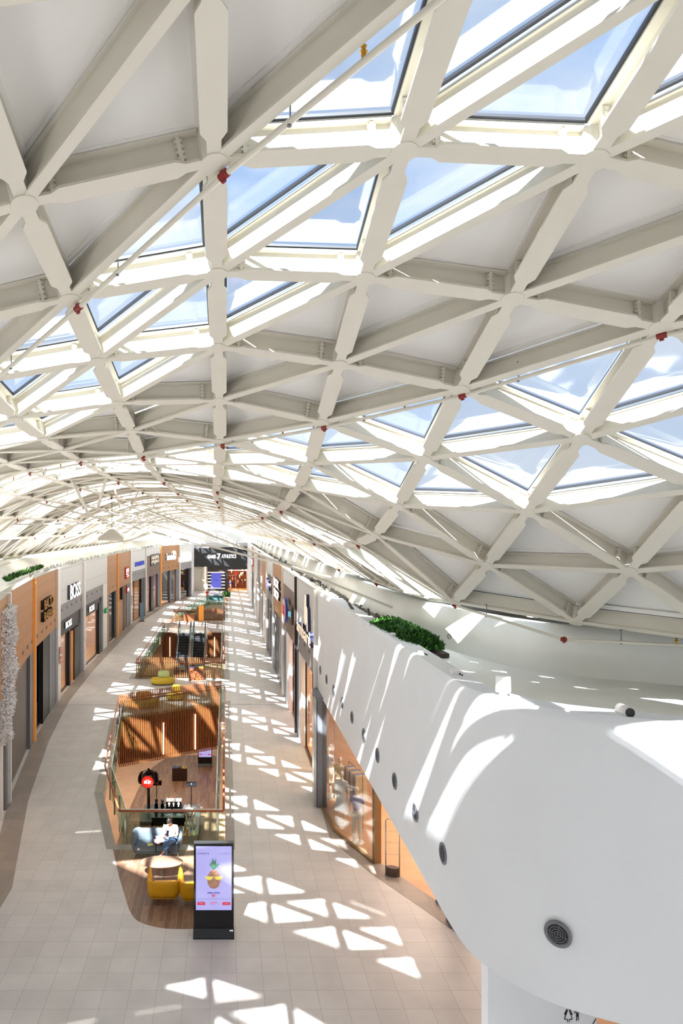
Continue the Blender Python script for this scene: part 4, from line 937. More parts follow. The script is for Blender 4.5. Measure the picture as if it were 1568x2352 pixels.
# ================================================================ TOTEMS
def totem(loc, lab, number=False, full=True):
    t = thing('advertising_totem', lab, 'screen', loc, 0, 'advertising totems'); w = .51
    mb = MB(); mb.box(-w, w, 0, .15, .12, 2.35); mb.build('housing', 'black_gloss', t, bevel=.008)
    mb = MB(); mb.box(-w, w, -.004, .15, 2.351, 2.365); mb.build('top_cap', 'graphite', t)
    mb = MB(); mb.add([(-w-.01,-.14,0),(w+.01,-.14,0),(w+.01,.25,0),(-w-.01,.25,0),(-w-.01,-.14,.03),(w+.01,-.14,.03),(w+.01,-.01,.2),(-w-.01,-.01,.2),(-w-.01,.2,.12),(w+.01,.2,.12)],
        [(0,3,2,1),(0,1,5,4),(4,5,6,7),(7,6,9,8),(8,9,2,3),(0,4,7,8,3),(1,2,9,6,5)]); mb.build('foot', mat('foot_dark', (34,38,46), .4), t)
    mb = MB(); mb.box(-.455,.455,-.012,0,.67,2.29); s = mb.build('screen', mat('screen_lilac', (110,108,150), .25, 0, (184,180,244), .70, var=.1, scale=1.6), t, label='glowing lilac advertising screen')
    Y = -.013
    def flat(name, poly, m, dy=0, th=.002):
        mb = MB(); mb.prism(poly, 0, th)
        for k, v in enumerate(mb.v): mb.v[k] = (v[0], Y-dy-v[2], v[1])
        return mb.build(name, m, s)
    if full:
        leaf = mat('pine_leaf', (86,140,112), .6, 0, (86,140,112), .35, var=.4, scale=20)
        mb = MB(); r = random.Random(4)
        for k in range(44):
            a = r.uniform(-1.15, 1.15)*(1-k/45); L_ = r.uniform(.15,.30)*(1-.35*abs(a)); bx = .02*a; bz = 1.70+.05*r.random()
            tip = (bx+math.sin(a)*L_, bz+math.cos(a)*L_); sx_ = math.cos(a)*.012; sz = -math.sin(a)*.012
            mid = (bx+math.sin(a)*L_*.55, bz+math.cos(a)*L_*.55); yy = Y-.001-.0002*k
            mb.add([(bx-sx_,yy,bz-sz),(bx+sx_,yy,bz+sz),(mid[0]+sx_,yy,mid[1]+sz),(tip[0],yy,tip[1]),(mid[0]-sx_,yy,mid[1]-sz)],[(0,1,2,3,4)])
        mb.build('pineapple_leaves', leaf, s)
        body = [( .165*math.cos(2*PI*k/28)*(1-.12*math.sin(2*PI*k/28)), 1.46+.245*math.sin(2*PI*k/28)) for k in range(28)]
        flat('pineapple_body', body, mat('pine_body', (172,128,108), .6, 0, (172,128,108), .35, var=.45, scale=34), .001)
        g = mat('pine_glasses', (232,216,96), .4, 0, (232,216,96), .45)
        flat('sunglasses', [(-.235,1.53),(-.02,1.53),(-.02,1.50),(-.05,1.455),(-.12,1.44),(-.18,1.455),(-.215,1.50)], g, .008); flat('sunglasses', [(.235,1.53),(.02,1.53),(.02,1.50),(.05,1.455),(.12,1.44),(.18,1.455),(.215,1.50)], g, .008)
        flat('sunglasses_bridge', [(-.03,1.535),(.03,1.535),(.03,1.52),(-.03,1.52)], 'pil_white', .0085)
        nv = mat('screen_navy', (70,72,130), .5, 0, (70,72,130), .4)
        textmesh('caption', 'OFFERTE', nv, s, -.42, 2.085, .30, .045, Y, .002); textmesh('caption', 'IN VISTA', mat('screen_pale', (140,138,190), .5, 0, (140,138,190), .5), s, .14, 2.085, .27, .045, Y, .002)
        textmesh('brand_lettering', 'ESSELUNGA', mat('logo_blue', (40,50,140), .5, 0, (40,50,140), .4), s, -.16, 1.09, .32, .042, Y, .002, .03)
        rd = mat('screen_red', (214,60,84), .5, 0, (214,60,84), .5)
        textmesh('brand_mark', 'S', rd, s, -.06, 1.01, .09, .06, Y, .002, .03); flat('brand_bar', [(.02,1.055),(.06,1.055),(.06,1.068),(.02,1.068)], rd)
        mb = MB(); mb.box(-.42,.42,Y-.002,Y,.958,.962); mb.build('divider_line', nv, s)
        for x0 in (-.42, .22): flat('red_tag', [(x0,.80),(x0+.2,.80),(x0+.2,.875),(x0,.875)], rd); textmesh('tag_lettering', 'OFFERTA', 'pil_white', s, x0+.05, .828, .1, .02, Y-.002, .001)
        textmesh('price_lettering', '10 EURO', rd, s, -.10, .845, .19, .035, Y, .002, .02); textmesh('price_lettering', 'dal 1 al 31', rd, s, -.09, .815, .13, .018, Y, .002)
        textmesh('small_caption', 'Promozione', nv, s, -.41, .888, .16, .018, Y, .002)
    else:
        flat('red_tag', [(-.4,.82),(-.2,.82),(-.2,.9),(-.4,.9)], mat('screen_red')if 0 else MATS['screen_red']); flat('red_tag', [(.2,.82),(.4,.82),(.4,.9),(.2,.9)], MATS['screen_red'])
        textmesh('brand_lettering', 'ESSELUNGA', MATS['logo_blue'], s, -.16, 1.13, .32, .042, Y, .002, .03); textmesh('brand_mark', 'S', MATS['screen_red'], s, -.05, 1.03, .09, .06, Y, .002, .03); textmesh('price_lettering', '10 EURO', MATS['screen_red'], s, -.10, .85, .19, .035, Y, .002, .02)
    if number: textmesh('number', '23', 'sign_white', t, .40, .13, .085, .055, -.045, .004, .02)
    return t
totem((-.29, 17.38, .0), 'black totem with pineapple advert screen standing by the wood floor patch', True)
totem((-1.45, 49.2, ZL), 'black totem on the level below, partly behind the slat screen', False, False)
t = thing('info_totem', 'thin grey-blue totem on a wood base beside the far slat screen', 'screen', (-9.2, 75.5, 0), .3)
mb = MB(); mb.box(-.2,.2,0,.06,.1,2.1); mb.build('panel', mat('steel_blue', (110,140,160), .4), t); mb = MB(); mb.box(-.25,.25,-.15,.2,0,.1); mb.build('base', 'counter_wood', t)
# ================================================================ SEATING
def blob(mb_pts, name, m, parent, sub=2, bevel=0):
    return None
def softbox(x0,x1,y0,y1,z0,z1, name, m, parent, r=.06, taper=None):
    mb = MB(); mb.box(x0,x1,y0,y1,z0,z1)
    if taper:
        for k, v in enumerate(mb.v): mb.v[k] = taper(v)
    return mb.build(name, m, parent, True, bevel=r)
def legs(t, xs, ys, h, m='steel', r=.012, dx=.02):
    for x in xs:
        for y in ys:
            mb = MB(); mb.tube([(x,y,0),(x-dx*(1 if x > 0 else -1),y,h)], r, 8); mb.build('leg', m, t)
# grey sofa (faces the camera)
S_ = thing('sofa', 'grey-blue two-seat sofa where the person sits, facing the viewer', 'sofa', (-2.17, 21.4, 0))
w = .79
def shell(name, x_w, y_b, z0, zt, arm_f, th, m, parent, zf, n=28, tip=0.0):
    # one wrap-around shell: arms and back; profile swept in a U, opening towards -y
    pts = []; 
    r = .15; path = []
    path.append((-x_w, arm_f)); path.append((-x_w, y_b-r))
    for k in range(1, 6): a = PI-k*PI/2/6; path.append((-x_w+r+r*math.cos(a), y_b-r+r*math.sin(a)))
    path.append((-x_w+r, y_b)); path.append((0, y_b)); path.append((x_w-r, y_b))
    for k in range(1, 6): a = PI/2-k*PI/2/6; path.append((x_w-r+r*math.cos(a), y_b-r+r*math.sin(a)))
    path.append((x_w, y_b-r)); path.append((x_w, arm_f))
    P3 = [Vector((p[0], p[1], 0)) for p in path]; out = []
    fine = [P3[0]]
    for a, b in zip(P3, P3[1:]):
        k = max(1, int((b-a).length/.07))
        for q in range(1, k+1): fine.append(a.lerp(b, q/k))
    prof = [(-.5,0),(-.5,.3),(-.55,.6),(-.5,.85),(-.25,1),(.25,1),(.5,.85),(.5,.5),(.45,.0)]
    vs = []; np_ = len(prof); L = len(fine)
    for k, p in enumerate(fine):
        d = (fine[min(k+1, L-1)]-fine[max(k-1, 0)]).normalized(); n_ = Vector((-d.y, d.x, 0))   # n_ points outwards
        e = zt(p.x, p.y, k/(L-1)); tk = th
        endf = min(1, (min(k, L-1-k)*.07+.02)/.14)
        for (o, z) in prof:
            lean = z*.05
            vs.append(p+n_*(o*tk*(.35+.65*endf**.5)+lean)+Vector((0,0,z0+(e-z0)*z)))
    fs = [(a*np_+b, (a+1)*np_+b, (a+1)*np_+(b+1)%np_, a*np_+(b+1)%np_) for a in range(L-1) for b in range(np_)]
    mb = MB(); mb.add(vs, fs+[tuple(range(np_)), tuple((L-1)*np_+b for b in range(np_-1,-1,-1))]); return mb.build(name, m, parent, True, sub=1)
shell('back_and_arms', w-.08, .72, .17, lambda x, y, u: .66+.03*(abs(x) > w-.2)-.17*max(0, (.30-y)/.30)**2, .13, .16, 'sofa_fabric', S_, 0)
softbox(-w+.12, -.004, .05, .66, .20, .40, 'seat_cushion', 'sofa_fabric', S_, .05); softbox(.004, w-.12, .05, .66, .20, .40, 'seat_cushion', 'sofa_fabric', S_, .05)
softbox(-w+.1, w-.1, .07, .68, .15, .2, 'base', mat('sofa_dark', (84,102,114), .85), S_, .02)
legs(S_, (-w+.1, w-.1), (.1, .66), .17)
mb = MB(); mb.disc((-w+.24, .045, .30), (0,-1,0), .035, .004, 14); mb.build('round_label', 'pil_white', S_)
# oval table
T_ = thing('coffee_table', 'oval pale wood coffee table between sofa and yellow armchairs', 'table', (-1.90, 20.4, 0))
mb = MB(); mb.lathe([(.60,.395),(.635,.405),(.64,.42),(.63,.43)], 40, (0,0,0), 1, .58); mb.build('table_top', 'table_wood', T_, True)
mb = MB(); mb.tube([(0,0,.01),(0,0,.4)], .016, 10); mb.build('stem', 'steel', T_)
for a in (0, PI/2, PI, 3*PI/2): mb = MB(); mb.tube([(0,0,.02),(.28*math.cos(a+.2),.22*math.sin(a+.2),.005)], .01, 8); mb.build('leg', 'steel', T_)
def armchair(loc, lab):
    t = thing('armchair', lab, 'armchair', loc, PI, 'yellow leather armchairs')
    # local: opening towards -y, back at +y; rotated so the back faces the camera
    zt = lambda x, y, u: .69+.12*math.exp(-((y-.10)/.13)**2)-.10*math.exp(-((y-.36)/.12)**2)*(abs(x) > .3)
    shell('back_and_arms', .385, .66, .18, zt, .02, .10, 'yellow_leather', t, 0)
    softbox(-.33, .33, .04, .60, .20, .40, 'seat_cushion', 'yellow_leather', t, .05)
    mb = MB(); mb.box(-.36,.36,.06,.66,.17,.215); mb.build('base', 'yellow_leather', t, bevel=.015)
    mb = MB(); mb.tube([(-.36,.745,.275),(.36,.745,.275)], .006, 6); mb.build('seam', mat('seam_brown', (120,84,20), .6), t)
    legs(t, (-.32,.32), (.1,.62), .18)
    return t
armchair((-1.70, 19.45, 0), 'yellow leather armchair with its back to the viewer, fully visible')
armchair((-.80, 19.35, 0), 'yellow leather armchair half hidden behind the pineapple totem')
def pouf(loc, r, lab, back=True, rz=0, bm_='pale_green'):
    t = thing('round_sofa', lab, 'sofa', loc, rz, 'round yellow sofas')
    mb = MB(); mb.lathe([(r*.9,.06),(r*.98,.1),(r,.25),(r*.98,.38),(r*.9,.42),(r*.3,.43)], 36, (0,0,0), 1, .62); mb.build('seat', mat('pouf_yellow', (222,190,60), .8), t, True)
    mb = MB(); mb.lathe([(r*.85,0),(r*.85,.07)], 30, (0,0,0), 1, .6); mb.build('plinth', 'dark_panel', t)
    if back: mb = MB(); mb.lathe([(r*.48,.42),(r*.50,.46),(r*.46,.78),(r*.40,.84),(r*.2,.86)], 28, (.05,.18,0), 1, .55); mb.build('backrest', bm_, t, True)
    return t
pouf((-4.15, 45.4, 0), .80, 'round yellow sofa with pale green backrest before the escalator opening')
pouf((-4.75, 39.6, 0), .95, 'round yellow sofa seen through the largest slat screen, left one', True, .2, 'yellow_leather')
pouf((-3.0, 41.3, 0), .55, 'round yellow sofa seen through the largest slat screen, right one', True, 0, 'yellow_leather')
def bins(loc, lab, wid=.95, d=.45, h=.85, side='counter_wood', perf=False):
    t = thing('recycling_bin', lab, 'bin', loc, 0, 'recycling bins'); mb = MB(); mb.box(-wid/2,wid/2,0,d,0,h); mb.build('body', side, t, bevel=.01)
    for k, m in enumerate((mat('bin_blue', (60,80,170), .4), 'graphite', mat('bin_yellow', (230,190,50), .4))):
        x = -wid/2+wid*(k+.5)/3; mb = MB(); mb.box(x-wid*.14, x+wid*.14, .05, d-.05, h, h+.05); mb.cur = 1; mb.box(x-wid*.09, x+wid*.09, .12, d-.12, h+.05, h+.055); mb.build('lid', [m, 'black'], t)
    if perf:
        mb = MB(); r = random.Random(2)
        for k in range(46): mb.disc((r.uniform(-wid*.45,wid*.45), -.001, r.uniform(.08,h-.08)), (0,-1,0), r.uniform(.02,.04), .004, 8)
        mb.build('cutouts', 'black', t, kind='stuff')
    return t
bins((-1.95, 46.35, 0), 'brown recycling bin with leaf cutouts in front of the low slat screen', perf=True)
bins((-4.0, 75.4, 0), 'dark brown recycling bin before the far slat screens', 1.2)
bins((-3.1, 46.3, ZL), 'dark recycling bin on the level below behind the cafe', 1.0, side=mat('bin_dark', (50,28,22), .5))
# ================================================================ CAFE ON THE LEVEL BELOW
BX0, BX1 = -4.7, -1.45
CB = thing('cafe_counter', 'cafe island counter with glass food display on the level below', 'counter', (0,0,ZL))
mb = MB(); mb.box(BX0,BX1,36.5,37.1,0,.72); mb.build('front_counter', 'counter_wood', CB)
mb = MB(); mb.box(BX0,BX1,39.0,39.9,0,.95); mb.box(BX1-.7,BX1,36.0,39.0,0,.95); mb.box(BX0,BX0+.6,37.6,39.0,0,.95); mb.build('rear_counter', 'dark_panel', CB)
mb = MB(); mb.box(BX0,BX1,38.95,39.95,.95,1.0); mb.box(BX1-.75,BX1+.02,36.0,38.95,.95,1.0); mb.box(BX0-.02,BX0+.65,37.6,38.95,.95,1.0); mb.build('worktop', mat('worktop', (92,92,94), .3, .3), CB)
mb = MB(); mb.box(BX0,BX1-.75,36.5,37.6,.72,.77); mb.build('display_shelf', 'steel', CB)
mb = MB(); mb.box(BX0,BX1-.75,36.5,36.52,.77,1.2); mb.build('display_glass', 'shop_glass', CB)
mb = MB(); mb.box(-4.1,-2.3,37.9,38.5,1.0,1.1); mb.box(-4.1,-4.0,37.9,38.5,0,1.0); mb.box(-2.4,-2.3,37.9,38.5,0,1.0); mb.build('dark_canopy', 'black_gloss', CB)
r = random.Random(11)
pastry = mat('pastry', (206,140,70), .6, var=.2)
for k in range(22):
    x = BX0+.15+(k//2)*.215; yy = 36.85 if k % 2 else 37.3; kind = k % 4
    if kind in (0, 2): 
        t = thing('pastry_basket', 'small basket of golden pastries in the cafe display', 'basket', (x, yy, ZL+.78), 0, 'pastry baskets in the cafe display')
        mb = MB(); mb.lathe([(.07,0),(.1,.07),(.09,.07)], 12); mb.build('basket', 'counter_wood', t)
        mb = MB()
        for q in range(5): mb.lathe([(.01,-.02),(.04,0),(.03,.03),(.005,.045)], 8, (r.uniform(-.05,.05), r.uniform(-.05,.05), .07))
        mb.build('pastries', pastry, t, True, kind='stuff')
    else:
        mb = MB(); mb.lathe([(.035,0),(.035,.16),(.015,.2),(.015,.25)], 10); o = mb.build('bottle', ['pale_green','red','pil_white','leaf'][k % 4] if k % 3 else 'red', None, True); o.location = (x, yy, ZL+.77); tag(o, 'small bottle standing in the cafe display', 'bottle', 'bottles in the cafe display')
for k in range(16):
    x = -2.15+.16*(k % 4)+r.uniform(-.03,.03); y = 36.0+.55*(k//4)+r.uniform(-.1,.1); h = r.uniform(.15,.32)
    mb = MB(); mb.lathe([(.045,0),(.05,h*.6),(.02,h*.8),(.02,h)], 10); o = mb.build('bottle', ['chrome','pil_white','pale_green','graphite','brass'][r.randrange(5)], None, True); o.location = (x, y, ZL+1.0); tag(o, 'bottle or jar crowding the right side counter of the cafe', 'bottle', 'bottles on the right cafe counter')
EM = thing('espresso_machine', 'chrome espresso machine with cups stacked on top', 'coffee machine', (-2.95, 39.2, ZL+1.0))
mb = MB(); mb.box(-.45,.45,0,.5,.18,.48); mb.build('body', 'chrome', EM, bevel=.02); mb = MB(); mb.box(-.47,.47,-.08,.5,0,.14); mb.build('drip_tray', 'black_gloss', EM)
for k in range(3): mb = MB(); mb.tube([(-.27+.27*k,-.02,.2),(-.27+.27*k,-.02,.28)], .04, 10); mb.disc((-.27+.27*k,-.005,.36),(0,-1,0), .065, .02, 14); mb.build('brew_group', 'pil_white', EM)
for k in range(12): mb = MB(); mb.lathe([(.025,0),(.04,.07),(.035,.07)], 10); o = mb.build('cup', 'pil_white', None, True); o.location = (-3.35+.155*(k % 6), 39.4+.12*(k//6)-.04, ZL+1.48); tag(o, 'white cup standing on the espresso machine', 'cup', 'white cups on the espresso machine')
for k, x in enumerate((-3.95, -3.6)):
    t = thing('coffee_grinder', ('black coffee grinder, left one beside the espresso machine', 'black coffee grinder directly left of the espresso machine')[k], 'grinder', (x, 39.2, ZL+1.0), 0, 'coffee grinders')
    mb = MB(); mb.box(-.1,.1,-.1,.12,0,.38); mb.build('body', 'black_gloss', t, bevel=.02); mb = MB(); mb.lathe([(.04,.38),(.1,.52),(.1,.6),(.06,.62)], 14); mb.build('hopper', 'graphite', t, True)
for k, (x, y) in enumerate(((-3.98, 39.6), (-1.95, 39.4))):
    t = thing('monitor', ('flat dark monitor on a pole, left one above the cafe', 'flat dark monitor on a pole, right one above the cafe')[k], 'monitor', (x, y, ZL+1.0), 0, 'monitors on poles')
    mb = MB(); mb.tube([(0,0,0),(0,0,1.35)], .025, 8); mb.build('pole', 'black', t); mb = MB(); mb.add([(-.3,-.1,1.3),(.3,-.1,1.3),(.3,.1,1.5),(-.3,.1,1.5),(-.3,-.07,1.27),(.3,-.07,1.27),(.3,.13,1.47),(-.3,.13,1.47)],[(0,1,2,3),(7,6,5,4),(0,4,5,1),(1,5,6,2),(2,6,7,3),(3,7,4,0)]); mb.build('panel', 'black_gloss', t)
    mb = MB(); mb.disc((0,.0,1.405),(0,-.6,.7), .03, .01, 10); mb.build('badge', 'pil_white', t)
ST = thing('sign_sphere', 'black ball sign with glowing red discs on a post over the cafe', 'sign', (-4.40, 39.2, ZL))
mb = MB(); mb.tube([(0,0,0),(0,0,2.4)], .09, 14); mb.build('post', 'black_gloss', ST); mb = MB(); mb.lathe([(.1,2.3),(.16,2.42),(.38,2.55),(.47,2.8),(.44,3.0),(.3,3.22),(.08,3.3),(.05,3.38),(.01,3.4)], 28); mb.build('ball', 'black_gloss', ST, True)
redg = mat('red_glow', (232,44,36), .4, 0, (232,44,36), .7)
for k, a in enumerate((-PI/2, -PI/2+2.0, -PI/2-2.0)):
    d = Vector((math.cos(a), math.sin(a), 0)); c = Vector((0,0,2.78))
    mb = MB(); mb.disc(c+d*.40, d, .36, .09, 28); mb.build('disc_rim', 'black', ST); mb = MB(); mb.disc(c+d*.491, d, .33, .012, 28); dd = mb.build('glowing_disc', redg, ST, label='glowing red disc')
    if k == 0:
        for (x0,x1,z0,z1) in ((-.2,-.03,-.06,.06),(.02,.2,-.02,.06),(.02,.09,-.12,.02),(-.12,.12,.1,.13),(-.2,.2,-.085,-.065)):
            mb = MB(); mb.box(x0,x1,-.512,-.504,2.78+z0,2.78+z1); mb.build('emblem', 'sign_white', dd)
# ================================================================ PEOPLE
def skin_obj(name, verts, edges, radii, m, parent=None, sub=2, root=0):
    me = bpy.data.meshes.new(name); me.from_pydata([tuple(v) for v in verts], edges, []); o = bpy.data.objects.new(name, me); COL.objects.link(o)
    md = o.modifiers.new('skin', 'SKIN'); md.use_smooth_shade = True
    for k, r in enumerate(radii):
        sv = me.skin_vertices[0].data[k]; sv.radius = (r, r) if not isinstance(r, tuple) else r; sv.use_root = (k == root)
    s = o.modifiers.new('sub', 'SUBSURF'); s.levels = s.render_levels = sub
    dg = bpy.context.evaluated_depsgraph_get(); dg.update(); me2 = bpy.data.meshes.new_from_object(o.evaluated_get(dg)); bpy.data.objects.remove(o)
    me2.materials.clear(); me2.materials.append(M[m] if isinstance(m, str) else m); me2.name = name
    for p in me2.polygons: p.use_smooth = True
    o2 = bpy.data.objects.new(name, me2); COL.objects.link(o2); o2.parent = parent
    return o2
class SK:
    def __init__(s): s.v = []; s.e = []; s.r = []
    def p(s, co, r, prev=None):
        s.v.append(Vector(co)); s.r.append(r); k = len(s.v)-1
        if prev is not None: s.e.append((prev, k))
        return k
    def chain(s, pts, prev=None):
        for co, r in pts: prev = s.p(co, r, prev)
        return prev
    def done(s, name, m, parent, sub=2): return skin_obj(name, s.v, s.e, s.r, m, parent, sub)
def head(k, neck, c, facing=(0,-1,0), R=.095):
    pass
def add_head(parent, c, face_dir, tilt, m='skin', hair='hair', hairlen=.0, plain=False):
    # head as a lathe-like ellipsoid with nose, ears, jaw; local -y faces forward
    R = Matrix.Translation(c) @ Matrix.Rotation(math.atan2(face_dir[1], face_dir[0])+PI/2, 4, 'Z') @ Matrix.Rotation(tilt, 4, 'X')
    bm = bmesh.new(); bmesh.ops.create_uvsphere(bm, u_segments=24, v_segments=18, radius=1)
    for v in bm.verts:
        x, y, z = v.co; wz = 1-.25*max(0, -z)**1.2
        x *= .074*wz; y *= .095*(1-.12*max(0, -z)); z *= .115
        if y < 0:
            if abs(x) < .014 and -.045 < z < .012: y -= .02*(1-abs(x)/.014)*(1-(z+.02)/-.04 if z < -.02 else 1)
            if .008 < z < .028 and .015 < abs(x) < .045: y += .008
            if -.075 < z < -.055 and abs(x) < .03: y -= .005
        v.co = Vector((x, y, z))
    for sx_ in (-1, 1):
        q = bmesh.ops.create_uvsphere(bm, u_segments=10, v_segments=8, radius=.022, matrix=Matrix.Translation((sx_*.075, .005, -.005)) @ Matrix.Diagonal((.4, .8, 1.3, 1)))
    me = bpy.data.meshes.new('head'); bm.to_mesh(me); bm.free(); me.transform(R); me.materials.append(M[m])
    for p in me.polygons: p.use_smooth = True
    o = bpy.data.objects.new('head', me); COL.objects.link(o); o.parent = parent
    if plain: return o
    mb = MB()
    for sx_ in (-1, 1): mb.disc((sx_*.03,-.088,.016),(0,-1,0), .011, .004, 10, .006)
    e = mb.build('eyes', 'hair', parent); e.data.transform(R)
    mb = MB(); mb.disc((0,-.094,-.058),(0,-1,0), .022, .004, 10, .006); e = mb.build('mouth', mat('lips', (180,110,100), .5), parent); e.data.transform(R)
    bm = bmesh.new(); bmesh.ops.create_uvsphere(bm, u_segments=24, v_segments=18, radius=1)
    for v in bm.verts:
        x, y, z = v.co
        cut = .25 if y < -.3 else (-.35 if y < .2 else -.65-hairlen)
        z2 = max(z, cut)
        jj = 1+.05*math.sin(x*19+z*7)*math.cos(y*17+z*11); v.co = Vector((x*.085*jj, (y*.105+.006)*jj, z2*.129*jj+.004))
    me = bpy.data.meshes.new('hair'); bm.to_mesh(me); bm.free(); me.transform(R); me.materials.append(M[hair])
    for p in me.polygons: p.use_smooth = True
    h = bpy.data.objects.new('hair', me); COL.objects.link(h); h.parent = parent
    return o
def hand(sk, wrist_idx, wrist, d, up, s=1.0, curl=.5):
    d = Vector(d).normalized(); up = Vector(up).normalized(); side = d.cross(up).normalized()
    palm = sk.p(wrist+d*.045*s, (.034*s, .018*s), wrist_idx); 
    for k, (o, L_) in enumerate(((-.028,.062),(-.010,.072),(.010,.068),(.028,.052))):
        b = sk.p(wrist+d*.085*s+side*o*s, .0095*s, palm); c = sk.p(wrist+d*(.085+L_*.5)*s+side*o*1.05*s-up*.012*curl*s, .0085*s, b); sk.p(wrist+d*(.085+L_*.85)*s+side*o*1.05*s-up*.042*curl*s, .0075*s, c)
    a = sk.p(wrist+d*.04*s-side*.038*s-up*.008*s, .011*s, palm); sk.p(wrist+d*.075*s-side*.055*s-up*.02*s, .009*s, a)
# seated man
PM = thing('person', 'seated person in white T-shirt and blue jeans looking at a phone', 'person', (-1.72, 21.62, 0))
sk = SK()
pel = sk.p((0,.14,.50),.13); sp = sk.p((-.01,.15,.64),.12,pel); ch = sk.p((-.02,.10,.82),.14,sp); nk = sk.p((-.035,.04,.965),.055,ch); sk.p((-.04,.005,1.02),.05,nk)
sr = sk.p((.16,.09,.90),.058,ch); er = sk.p((.21,-.04,.68),.042,sr); wr = sk.p((.02,-.19,.72),.027,er); hand(sk, wr, Vector((.02,-.19,.72)), (-1,-.25,.25), (0,.2,1), .95, .9)
sl = sk.p((-.19,.09,.89),.058,ch); el = sk.p((-.27,-.04,.69),.042,sl); wl = sk.p((-.17,-.20,.70),.027,el); hand(sk, wl, Vector((-.17,-.20,.70)), (.45,-.3,.4), (0,.2,1), .95, .8)
hr = sk.p((.10,.10,.47),.085,pel); kr = sk.p((-.02,-.30,.56),.062,hr); ar = sk.p((-.21,-.42,.30),.038,kr); sk.chain([((-.25,-.46,.26),.035),((-.30,-.55,.25),.028)], ar)
hl = sk.p((-.11,.10,.47),.085,pel); kl = sk.p((-.16,-.30,.47),.062,hl); al = sk.p((-.13,-.36,.10),.038,kl); sk.chain([((-.12,-.40,.05),.036),((-.12,-.50,.035),.028)], al)
sk.done('body', 'skin', PM)
sk = SK(); a = sk.chain([((0,.14,.50),.145),((-.01,.15,.64),.138),((-.02,.10,.82),.158),((-.03,.06,.91),.09)]); ch = 2
q = sk.p((.165,.09,.895),.075,ch); sk.p((.195,.0,.77),.062,q); q = sk.p((-.195,.09,.885),.075,ch); sk.p((-.245,.0,.78),.062,q); sk.done('t_shirt', 'tee', PM)
sk = SK(); pel = sk.p((0,.14,.47),.148); q = sk.p((.10,.08,.47),.10,pel); q = sk.p((-.02,-.30,.57),.082,q); sk.p((-.19,-.41,.34),.062,q)
q = sk.p((-.11,.08,.47),.10,pel); q = sk.p((-.16,-.31,.48),.082,q); sk.p((-.135,-.36,.14),.06,q); sk.done('jeans', 'denim', PM)
sk = SK(); sk.chain([((-.24,-.46,.26),.045),((-.31,-.57,.25),.036)]); sk.done('shoe', mat('shoe_pink', (206,150,150), .6), PM); sk = SK(); sk.chain([((-.125,-.38,.055),.045),((-.12,-.52,.04),.036)]); sk.done('shoe', MATS['shoe_pink'], PM)
add_head(PM, Vector((-.05,-.01,1.09)), (-.25,-1,0), -.45 if False else .5)
mb = MB(); mb.bar((-.09,-.30,.78),(-.07,-.26,.93),.075,.01,(0,-1,.3)); o = mb.build('phone', 'black_gloss', None); o.location = (-1.72,21.62,0); tag(o, 'black phone held by the seated person', 'phone')
# pink jacket and yellow booklet on the sofa
bm = bmesh.new(); bmesh.ops.create_grid(bm, x_segments=26, y_segments=26, size=.5)
for v in bm.verts:
    x, y = v.co.x, v.co.y; a = math.atan2(y, x); rr = math.hypot(x, y); v.co = Vector((x*.44+.03*math.sin(9*y), y*.5+.02*math.sin(11*x), .10*math.exp(-rr*rr*3)+.035*abs(math.sin(7*x+3*y))+.03*abs(math.sin(9*y-4*x))+.05*max(0, x+y*.6)))
me = bpy.data.meshes.new('jacket'); bm.to_mesh(me); bm.free(); me.materials.append(M['pink_cloth'])
for p in me.polygons: p.use_smooth = True
o = bpy.data.objects.new('jacket', me); COL.objects.link(o); o.location = (-2.02,21.70,.41); md = o.modifiers.new('s','SOLIDIFY'); md.thickness = .015; tag(o, 'crumpled pink jacket lying on the sofa beside the person', 'jacket')
mb = MB(); mb.box(-.085,.085,-.06,.06,0,.012); o = mb.build('booklet', mat('yellow_paper', (226,232,110), .6), None); o.location = (-2.36,21.52,.402); o.rotation_euler = (0,0,.4); tag(o, 'yellow booklet on the left sofa cushion', 'booklet')
